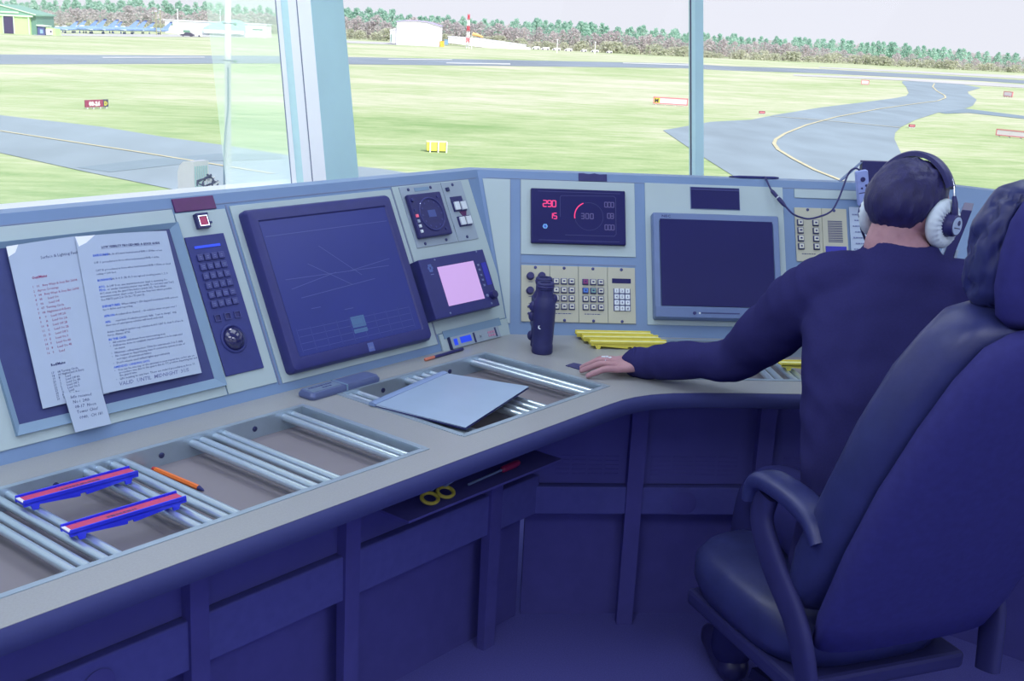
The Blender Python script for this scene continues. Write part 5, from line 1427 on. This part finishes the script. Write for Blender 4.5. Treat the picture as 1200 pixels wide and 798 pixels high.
V = Vector
def smoothpath(pts, rad, n=6):
    out, ro = [], []
    for i in range(len(pts) - 1):
        a, b, c, d = pts[max(i - 1, 0)], pts[i], pts[i + 1], pts[min(i + 2, len(pts) - 1)]
        for k in range(n):
            s_ = k / n
            out.append(.5 * ((2 * b) + (c - a) * s_ + (2 * a - 5 * b + 4 * c - d) * s_ ** 2 + (3 * b - a - 3 * c + d) * s_ ** 3))
            ro.append(rad[i] + (rad[i + 1] - rad[i]) * (s_ * s_ * (3 - 2 * s_)))
    return out + [pts[-1]], ro + [rad[-1]]
def limb(mb, pts, rad, seg=18):
    p, r = smoothpath([V(q) for q in pts], rad)
    mb.tube(p, r, seg); mb.ell(p[0], (r[0],) * 3); mb.ell(p[-1], (r[-1],) * 3)
def trunk(mb, secs, rt, ft, n=28):
    """secs: centre, half width, half depth"""
    rings = []
    for c, rx, ry in secs:
        rings.append([V(c) + rt * x + ft * y for x, y in sup(rx, ry, n, 2.3)])
    mb.loft(rings)

a_t = math.radians(12); ft = V((math.sin(a_t), math.cos(a_t), 0)); rt = V((math.cos(a_t), -math.sin(a_t), 0))
SL, EL, WL = V((.915, 2.415, 1.075)), V((.825, 2.655, .850)), V((.650, 2.822, .788))
SR, ER, WR = V((1.235, 2.315, 1.085)), V((1.36, 2.47, .86)), V((1.28, 2.75, .79))
a_h = math.radians(54)
hf = V((math.sin(a_h), math.cos(a_h), 0)); hr = V((math.cos(a_h), -math.sin(a_h), 0)); hu = V((0, 0, 1))
tq = Matrix.Rotation(math.radians(-9), 3, hr); hf = tq @ hf; hu = tq @ hu
HC = V((1.096, 2.402, 1.257))
def hp(r_, f_, u_): return HC + hr * r_ + hf * f_ + hu * u_
Hrot = Matrix((hr, hf, hu)).transposed()

person = thing('person', 'person in a dark navy sweater leaning one arm on the desk, seen from behind', 'person', (1.05, 2.15, 0))
mb = MB()
E_ = lambda c, r: mb.ell(c, r, Hrot, 28, 20)
E_(hp(0, -.012, .018), (.0745, .094, .090)); E_(hp(0, .012, -.035), (.066, .078, .078)); E_(hp(0, .040, -.075), (.050, .050, .050))
E_(hp(0, .062, -.108), (.024, .020, .018)); E_(hp(0, .058, .03), (.052, .034, .05))
mb.tube([hp(0, .088, .012), hp(0, .103, -.02), hp(0, .108, -.032)], [.008, .011, .012], 10); E_(hp(0, .104, -.034), (.015, .012, .009))
for s_ in (-1, 1):
    E_(hp(s_ * .031, .072, .008), (.016, .013, .011)); E_(hp(s_ * .032, .080, .024), (.021, .010, .006)); E_(hp(s_ * .046, .055, -.03), (.02, .024, .018)); E_(hp(s_ * .076, -.006, -.022), (.006, .018, .029))
E_(hp(0, .088, -.062), (.022, .010, .0045)); E_(hp(0, .087, -.071), (.018, .010, .005))
limb(mb, [hp(0, -.040, -.045), hp(0, -.045, -.09), (1.075, 2.350, 1.165), (1.07, 2.335, 1.10)], [.052, .054, .060, .07])
trunk(mb, [((1.055, 2.21, .50), .15, .09), ((1.038, 2.205, .75), .14, .09), ((1.045, 2.27, .95), .16, .10), ((1.06, 2.325, 1.07), .155, .085), ((1.065, 2.34, 1.12), .10, .065)], rt, ft)
limb(mb, [SL, EL, WL], [.048, .036, .027]); limb(mb, [SR, ER, WR], [.048, .036, .027])
for s_ in (-1, 1):
    hip = V((1.055, 2.22, .545)) + rt * .085 * s_; kn = V((1.04 + .13 * s_, 2.56, .535)); an = V((1.04 + .16 * s_, 2.62, .09))
    limb(mb, [hip, hip.lerp(kn, .5) + V((0, 0, .015)), kn, kn.lerp(an, .4), an], [.08, .07, .052, .05, .034])
    limb(mb, [an, an + V((0, .06, -.04)), an + V((0, .14, -.055))], [.034, .032, .022])
def hand(W, K, tips, thumb, up=.008):
    """W wrist, K four knuckles index..little, tips, thumb chain"""
    kc = (K[0] + K[3]) / 2; ax_ = (kc - W); side = (K[0] - K[3]).normalized(); nn = V((0, 0, 1))
    secs = []
    for s_, w_, h_ in ((-.12, .027, .020), (.15, .030, .019), (.45, .037, .0165), (.75, .042, .0145), (1.0, .043, .0115)):
        c = W + ax_ * s_
        secs.append([c + side * x + nn * y for x, y in sup(w_, h_, 20, 2.6)])
    mb.loft(secs)
    for k, t_ in zip(K, tips):
        m1 = k.lerp(t_, .42) + V((0, 0, up)); m2 = k.lerp(t_, .74) + V((0, 0, up * .55))
        limb(mb, [k.lerp(W, .16), k, m1, m2, t_], [.0088, .0098, .0090, .0082, .0068], 12)
    limb(mb, thumb, [.012, .0115, .0098, .0078], 12)
KL = [V((.566, 2.868, .781)), V((.561, 2.846, .784)), V((.563, 2.822, .781)), V((.570, 2.799, .775))]
TLp = [V((.507, 2.893, .759)), V((.486, 2.862, .760)), V((.481, 2.832, .760)), V((.492, 2.796, .758))]
hand(WL, KL, TLp, [V((.628, 2.842, .775)), V((.598, 2.875, .768)), V((.568, 2.902, .763)), V((.545, 2.914, .760))])
KR = [V((1.225, 2.822, .777)), V((1.247, 2.832, .780)), V((1.271, 2.834, .778)), V((1.293, 2.826, .773))]
hand(WR, KR, [V((1.19, 2.885, .759)), V((1.225, 2.905, .760)), V((1.262, 2.908, .760)), V((1.297, 2.885, .759))], [V((1.25, 2.765, .775)), V((1.215, 2.785, .768)), V((1.19, 2.815, .762)), V((1.178, 2.838, .760))])
body = mb.build('body', m_skin, person)
body.data.transform(Matrix.Translation((-1.05, -2.15, 0)))
remesh(body, .0032, 3)
def child(mb, name, m, vox=None, sm=6):
    o = mb.build(name, m, person)
    o.data.transform(Matrix.Translation((-1.05, -2.15, 0)))
    if vox: remesh(o, vox, sm)
    return o
mb = MB()
trunk(mb, [((1.055, 2.20, .50), .20, .115), ((1.05, 2.20, .60), .19, .115), ((1.038, 2.205, .75), .180, .118), ((1.045, 2.245, .90), .190, .135), ((1.055, 2.30, 1.00), .192, .135), ((1.06, 2.335, 1.075), .175, .115), ((1.066, 2.350, 1.125), .125, .088), ((1.072, 2.356, 1.160), .092, .080), ((1.076, 2.362, 1.186), .076, .073), ((1.079, 2.366, 1.202), .070, .069)], rt, ft)
limb(mb, [V((1.02, 2.36, 1.10)), SL + V((.01, -.005, .0)), SL.lerp(EL, .5) + V((0, 0, -.005)), EL, EL.lerp(WL, .5), WL.lerp(KL[1], .22), WL.lerp(KL[1], .38)], [.075, .080, .070, .058, .048, .039, .036])
limb(mb, [V((1.12, 2.34, 1.10)), SR, SR.lerp(ER, .5), ER, ER.lerp(WR, .5), WR.lerp(KR[1], .05)], [.075, .078, .068, .060, .050, .037])
sw = child(mb, 'sweater', m_sweater, .008, 8)
me = sw.data
for v in me.vertices:
    p = v.co
    k = noise.noise(p * 9.0) * .010 + noise.noise(p * 22.0 + V((3, 1, 2))) * .0045
    arm = min(1, max(0, (1.02 - (p.x + 1.05)) * 6))
    k += arm * .0022 * math.sin((p.x * 1.0 - p.y * .7 + p.z * 1.2 + .10 * noise.noise(p * 5)) * 70) * (.5 + noise.noise(p * 8))
    v.co = p + v.normal * k * .8
mb = MB()
for s_ in (-1, 1):
    hip = V((1.055, 2.22, .545)) + rt * .09 * s_; kn = V((1.04 + .13 * s_, 2.56, .535)); an = V((1.04 + .16 * s_, 2.615, .10))
    limb(mb, [hip, hip.lerp(kn, .5) + V((0, 0, .015)), kn, kn.lerp(an, .4), an], [.098, .088, .068, .066, .056])
trunk(mb, [((1.055, 2.22, .475), .16, .10), ((1.055, 2.22, .56), .175, .11)], rt, ft)
child(mb, 'trousers', m_trouser, .010, 6)
for s_ in (-1, 1):
    an = V((1.04 + .16 * s_, 2.62, .09)); mb = MB()
    limb(mb, [an + V((0, -.02, -.04)), an + V((0, .05, -.045)), an + V((0, .15, -.055)), an + V((0, .19, -.062))], [.042, .042, .036, .026])
    o = child(mb, 'shoe', m_shoe, .006, 4)
# hair: a cap following the skull, with the hairline low at the nape
mb = MB()
nth, nph = 44, 96
def hairline(ph):            # ph measured from straight ahead
    c = math.cos(ph)
    t_ = .5 * (1 - c)
    return math.radians(52 + 88 * t_ ** .8 - (16 * math.exp(-((abs((ph + PI) % (2 * PI) - PI) - 1.75) / .28) ** 2)))
rings = []
for i in range(nth + 1):
    ring = []
    for j in range(nph):
        ph = 2 * PI * j / nph
        hl = hairline(ph) + .05 * noise.noise(V((math.cos(ph) * 7, math.sin(ph) * 7, 0)))
        s_ = i / nth
        th = hl * s_
        d = V((math.sin(th) * math.sin(ph), math.sin(th) * math.cos(ph), math.cos(th)))
        n1 = noise.noise(V((d.x * 9, d.y * 9, d.z * 3))); n2 = noise.noise(V((d.x * 26, d.y * 26, d.z * 6)))
        grow = 1.0 + .035 * n1 + .016 * n2
        edge_ = 1 - max(0, (s_ - .62) / .38) ** 1.6 * .17
        a, b, c = .0845, .106, .098
        base = 1 / math.sqrt((d.x / a) ** 2 + ((d.y) / b) ** 2 + (d.z / c) ** 2)
        q = d * base * grow * edge_
        ring.append(hp(q.x, q.y - .014, q.z + .014))
    if i == 0:
        c0 = sum(ring, V()) / len(ring)
        ring = [c0 + (p - c0) * 0 + V((1e-4 * math.cos(2 * PI * j / nph), 1e-4 * math.sin(2 * PI * j / nph), 0)) for j, p in enumerate(ring)]
    rings.append(mb.ring(ring))
mb.skin(rings, cap=True)
child(mb, 'hair', m_hair)
mb = MB(); mb.torus((0, 0, 0), .0345, .005, M=Matrix.Translation(WL.lerp(KL[1], .38)) @ (KL[1] - WL).to_track_quat('Z', 'Y').to_matrix().to_4x4(), seg=32); child(mb, 'cuff', m_sweater)
# ring on the hand
t = thing('finger_ring', 'chunky silver ring on the hand resting on the desk', 'ring', (.547, 2.849, .7795))
mb = MB(); mb.torus((0, 0, 0), .0100, .0016, M=(TLp[1] - KL[1]).to_track_quat('Z', 'Y').to_matrix().to_4x4()); mb.build('band', m_chrome, t)
for k in range(3):
    mb = MB(); mb.box(-.0045, .0045, -.0035, .0035, -.002, .0035, .0012, M=Matrix.Translation((-.0085 + .0085 * k, .004 - .003 * k, .0112 + .0012 * (k == 1))) @ Matrix.Rotation(.3 * k, 4, 'Z')); mb.build('stone', m_btn, t, smooth=False)

# headset
m_pad = mat('white_ear_pad', rgb(212, 226, 236), .5, var=.04, scale=40)
t = thing('headphones', 'black headphones with large white ear pads worn over dark hair', 'headphones', HC)
HM = Hrot.to_4x4()
def cup(s_):
    X = HM @ Matrix.Translation((s_ * .073, .004, -.014)) @ Matrix.Rotation(s_ * PI / 2, 4, 'Y')
    mb = MB(); seg = 72; rings = []
    for (r_, z, wv) in ((.030, -.006, 0), (.050, -.006, 0), (.057, .004, 0), (.0555, .013, .0006), (.047, .0195, .0016), (.037, .021, .0022), (.027, .0195, .0018), (.022, .018, 0), (.0, .018, 0)):
        rings.append(mb.ring([X @ V(((max(r_, 1e-4)) * math.cos(k * 2 * PI / seg) * .93, max(r_, 1e-4) * math.sin(k * 2 * PI / seg), z + wv * math.sin(k * 2 * PI / seg * 24))) for k in range(seg)]))
    mb.skin(rings); mb.build('ear_pad', m_pad, t, ang=60)
    mb = MB(); mb.lathe([(0, .012), (.0275, .012), (.0285, .018), (.0245, .022), (.0235, .034), (.0215, .038), (0, .038)], 32, X); c = mb.build('ear_cup', m_black, t)
    mb = MB(); mb.lathe([(0, .038), (.0185, .038), (.0185, .0395), (0, .0395)], 28, X); mb.build('label_disc', mat('label_silver', rgb(175, 195, 225), .35), c)
    mb = MB(); mb.lathe([(0, .0395), (.0055, .0395), (.0055, .0402), (0, .0402)], 16, X @ Matrix.Translation((-.006 * 1, .004 * s_, 0))); mb.box(-.001, .001, -.012, .012, .0395, .0401, M=X @ Matrix.Translation((.005, 0, 0))); mb.build('label_print', m_black, c, smooth=False)
    def q(x, f_, u_): return HM @ V((s_ * x, f_, u_))
    mb = MB(); mb.tube([q(.098, .004, -.014), q(.104, .0, .005), q(.099, -.002, .032), q(.094, -.002, .045)], [.0055, .007, .0062, .0045], 10); mb.build('yoke', m_black, t)
    mb = MB(); mb.tube([q(.095, -.002, .040), q(.090, -.002, .062), q(.082, -.002, .080)], .0022, 8); mb.build('slider_rod', m_chrome, t)
    mb = MB(); mb.tube([q(.102, .014, -.03), q(.107, .02, -.015), q(.103, .016, .0)], .0014, 6); mb.build('wire', m_chrome, t)
cup(1); cup(-1)
mb = MB(); pts = []
for k in range(25):
    a = math.radians(28 + 124 * k / 24)
    pts.append((.095 * math.cos(a), .113 * math.sin(a) + .008))
rings = []
for i, (x, u_) in enumerate(pts):
    wd = .017 * (1 - .25 * abs(i - 12) / 12); n_ = V((x, 0, u_ - .0)).normalized()
    c = V((x, -.004, u_))
    rings.append([c + n_ * dz_ + V((0, dy, 0)) for dy, dz_ in ((-wd, -.005), (wd, -.005), (wd, .004), (wd * .6, .0075), (-wd * .6, .0075), (-wd, .004))])
mb.loft([[HM @ p for p in r_] for r_ in rings]); mb.build('headband', m_black, t, ang=50)
mb = MB(); q = lambda x, f_, u_: HM @ V((x, f_, u_))
mb.tube([q(-.110, .0, -.018), q(-.122, .03, -.055), q(-.122, .075, -.095), q(-.09, .11, -.105)], [.004, .0032, .003, .003], 8); mb.ell(q(-.078, .115, -.104), (.014, .010, .010)); mb.build('microphone_boom', m_black, t)

# ------------------------------------------------------------------ the chair
m_leather = mat('black_leather', (.027, .033, .128, 1), .38, spec=.38, var=.12, scale=18, bump=.55, bscale=26)
m_bluevel = mat('blue_upholstery', (.036, .036, .165, 1), .8, spec=.1, var=.08, scale=60)
m_chairp = mat('chair_plastic', (.026, .027, .115, 1), .55, spec=.2, var=.05)
CH = thing('operator_chair', 'large black leather operator chair with deep blue back in the right foreground', 'chair', (1.02, 2.16, 0), math.radians(16))
def psec(cx_, y, z, w_, d_, e=3.0, tilt=0.0, n=32):
    cs_, sn = math.cos(tilt), math.sin(tilt)
    return [V((cx_ + x, y + yy * cs_, z + yy * sn)) for x, yy in sup(w_, d_, n, e)]
TI = math.radians(20)
bc = lambda z: -.045 - (z - .55) * .40
mb = MB()
mb.loft([psec(0, bc(z) , z, w_, d_, 3.2, TI) for z, w_, d_ in ((.50, .17, .02), (.51, .225, .04), (.54, .245, .06), (.62, .252, .080), (.78, .248, .082), (.92, .235, .082), (1.03, .212, .080), (1.10, .19, .076), (1.145, .165, .066), (1.165, .13, .045), (1.172, .09, .02))])
cu = mb.build('back_cushion', m_leather, CH, ang=60)
for v in cu.data.vertices:
    p = v.co; k = noise.noise(p * 7) * .006 + abs(noise.noise(V((p.x * 16, p.y * 16, p.z * 26)))) * -.005
    v.co = p + v.normal * k
mb = MB()
mb.loft([psec(.0, bc(z) - .082, z - .028, w_, d_, 3.0, TI) for z, w_, d_ in ((.46, .16, .02), (.475, .215, .034), (.55, .232, .040), (.70, .238, .044), (.85, .230, .046), (.98, .208, .046), (1.08, .182, .044), (1.14, .155, .038), (1.17, .12, .026), (1.178, .08, .012))])
mb.build('back_shell', m_bluevel, CH, ang=60)
hy = -.305
mb = MB()
mb.loft([psec(0, hy - (z - 1.28) * .12 + .02, z, w_, d_, 2.7, .1) for z, w_, d_ in ((1.165, .085, .030), (1.18, .115, .050), (1.22, .133, .060), (1.28, .138, .062), (1.33, .134, .058), (1.365, .118, .050), (1.385, .09, .034), (1.392, .05, .015))])
hd = mb.build('headrest', m_leather, CH, ang=60)
sub = hd.modifiers.new('s', 'SUBSURF'); sub.levels = sub.render_levels = 2; apply_mods(hd)
for v in hd.data.vertices:
    p = v.co; w1_ = noise.noise(V((p.x * 14, p.y * 22, p.z * 34 + 5 * p.y))); 
    v.co = p + v.normal * (-.010 * max(0, 1 - abs(w1_) * 6) + .006 * noise.noise(p * 30))
mb = MB()
mb.loft([psec(0, hy - (z - 1.28) * .12 - .040, z, w_, d_, 2.6, .1) for z, w_, d_ in ((1.15, .085, .018), (1.17, .112, .028), (1.22, .128, .034), (1.28, .132, .036), (1.33, .128, .034), (1.365, .112, .030), (1.388, .08, .018), (1.395, .04, .008))])
mb.build('headrest_shell', m_bluevel, CH, ang=60)
mb = MB(); mb.box(-.05, .05, hy - .03, hy + .005, 1.08, 1.22, .006); mb.build('headrest_bracket', m_chairp, CH, smooth=False)
mb = MB(); mb.loft([psec(0, .19, z, w_, d_ * .93, 3.6) for z, w_, d_ in ((.335, .18, .20), (.345, .22, .245), (.385, .238, .258), (.43, .238, .258), (.455, .22, .24), (.462, .18, .2))]); mb.build('seat', m_leather, CH, ang=60)
mb = MB(); mb.box(-.22, .22, -.06, .38, .30, .34, .01); mb.build('seat_pan', m_chairp, CH, smooth=False)
for s_ in (-1, 1):
    mb = MB()
    pts = [V((s_ * .228, y, z)) for y, z in ((.125, .670), (.122, .70), (.10, .722), (.05, .728), (-.02, .724), (-.08, .708), (-.115, .675))]
    p_, r_ = smoothpath(pts, [.016, .024, .028, .029, .029, .028, .02], 5)
    rings = []
    for i, q_ in enumerate(p_):
        d = (p_[min(i + 1, len(p_) - 1)] - p_[max(i - 1, 0)]).normalized(); nn = d.cross(V((1, 0, 0))).normalized()
        rings.append([q_ + V((x, 0, 0)) + nn * y for x, y in sup(.036, r_[i] * .72, 20, 3)])
    mb.loft(rings); mb.build('arm_pad', m_leather, CH, ang=60)
    mb = MB()
    pts = [V((s_ * .235, .08, .70)), V((s_ * .24, .085, .64)), V((s_ * .245, .02, .57)), V((s_ * .245, -.08, .48)), V((s_ * .225, -.12, .33))]
    p_, r_ = smoothpath(pts, [.03, .034, .036, .034, .03], 5)
    rings = []
    for i, q_ in enumerate(p_):
        d = (p_[min(i + 1, len(p_) - 1)] - p_[max(i - 1, 0)]).normalized(); nn = d.cross(V((1, 0, 0))).normalized()
        rings.append([q_ + V((x, 0, 0)) + nn * y for x, y in sup(.014, r_[i], 16, 3)])
    mb.loft(rings); mb.build('arm_bracket', m_chairp, CH, ang=60)
mb = MB(); mb.lathe([(0, .10), (.035, .10), (.035, .22), (.025, .22), (.025, .31), (0, .31)], 24, Matrix.Translation((0, .09, 0))); mb.build('gas_column', m_chairp, CH)
for k in range(5):
    a = k * 2 * PI / 5 + .3; d = V((math.cos(a), math.sin(a), 0)); n_ = V((-d.y, d.x, 0)); c = V((0, .09, 0))
    mb = MB(); mb.loft([[c + d * r_ + n_ * x + V((0, 0, z)) for x, z in ((-w_, z0), (w_, z0), (w_ * .7, z1), (-w_ * .7, z1))] for r_, w_, z0, z1 in ((.02, .035, .085, .13), (.29, .022, .065, .09))]); mb.build('leg', m_chairp, CH, smooth=False)
    mb = MB(); cc = c + d * .275
    for s_ in (-1, 1): mb.cyl(cc + n_ * .006 * s_ + V((0, 0, .03)), cc + n_ * .024 * s_ + V((0, 0, .03)), .03, 18)
    mb.cyl(cc + V((0, 0, .03)), cc + V((0, 0, .075)), .008, 8); mb.build('caster', m_chairp, CH)
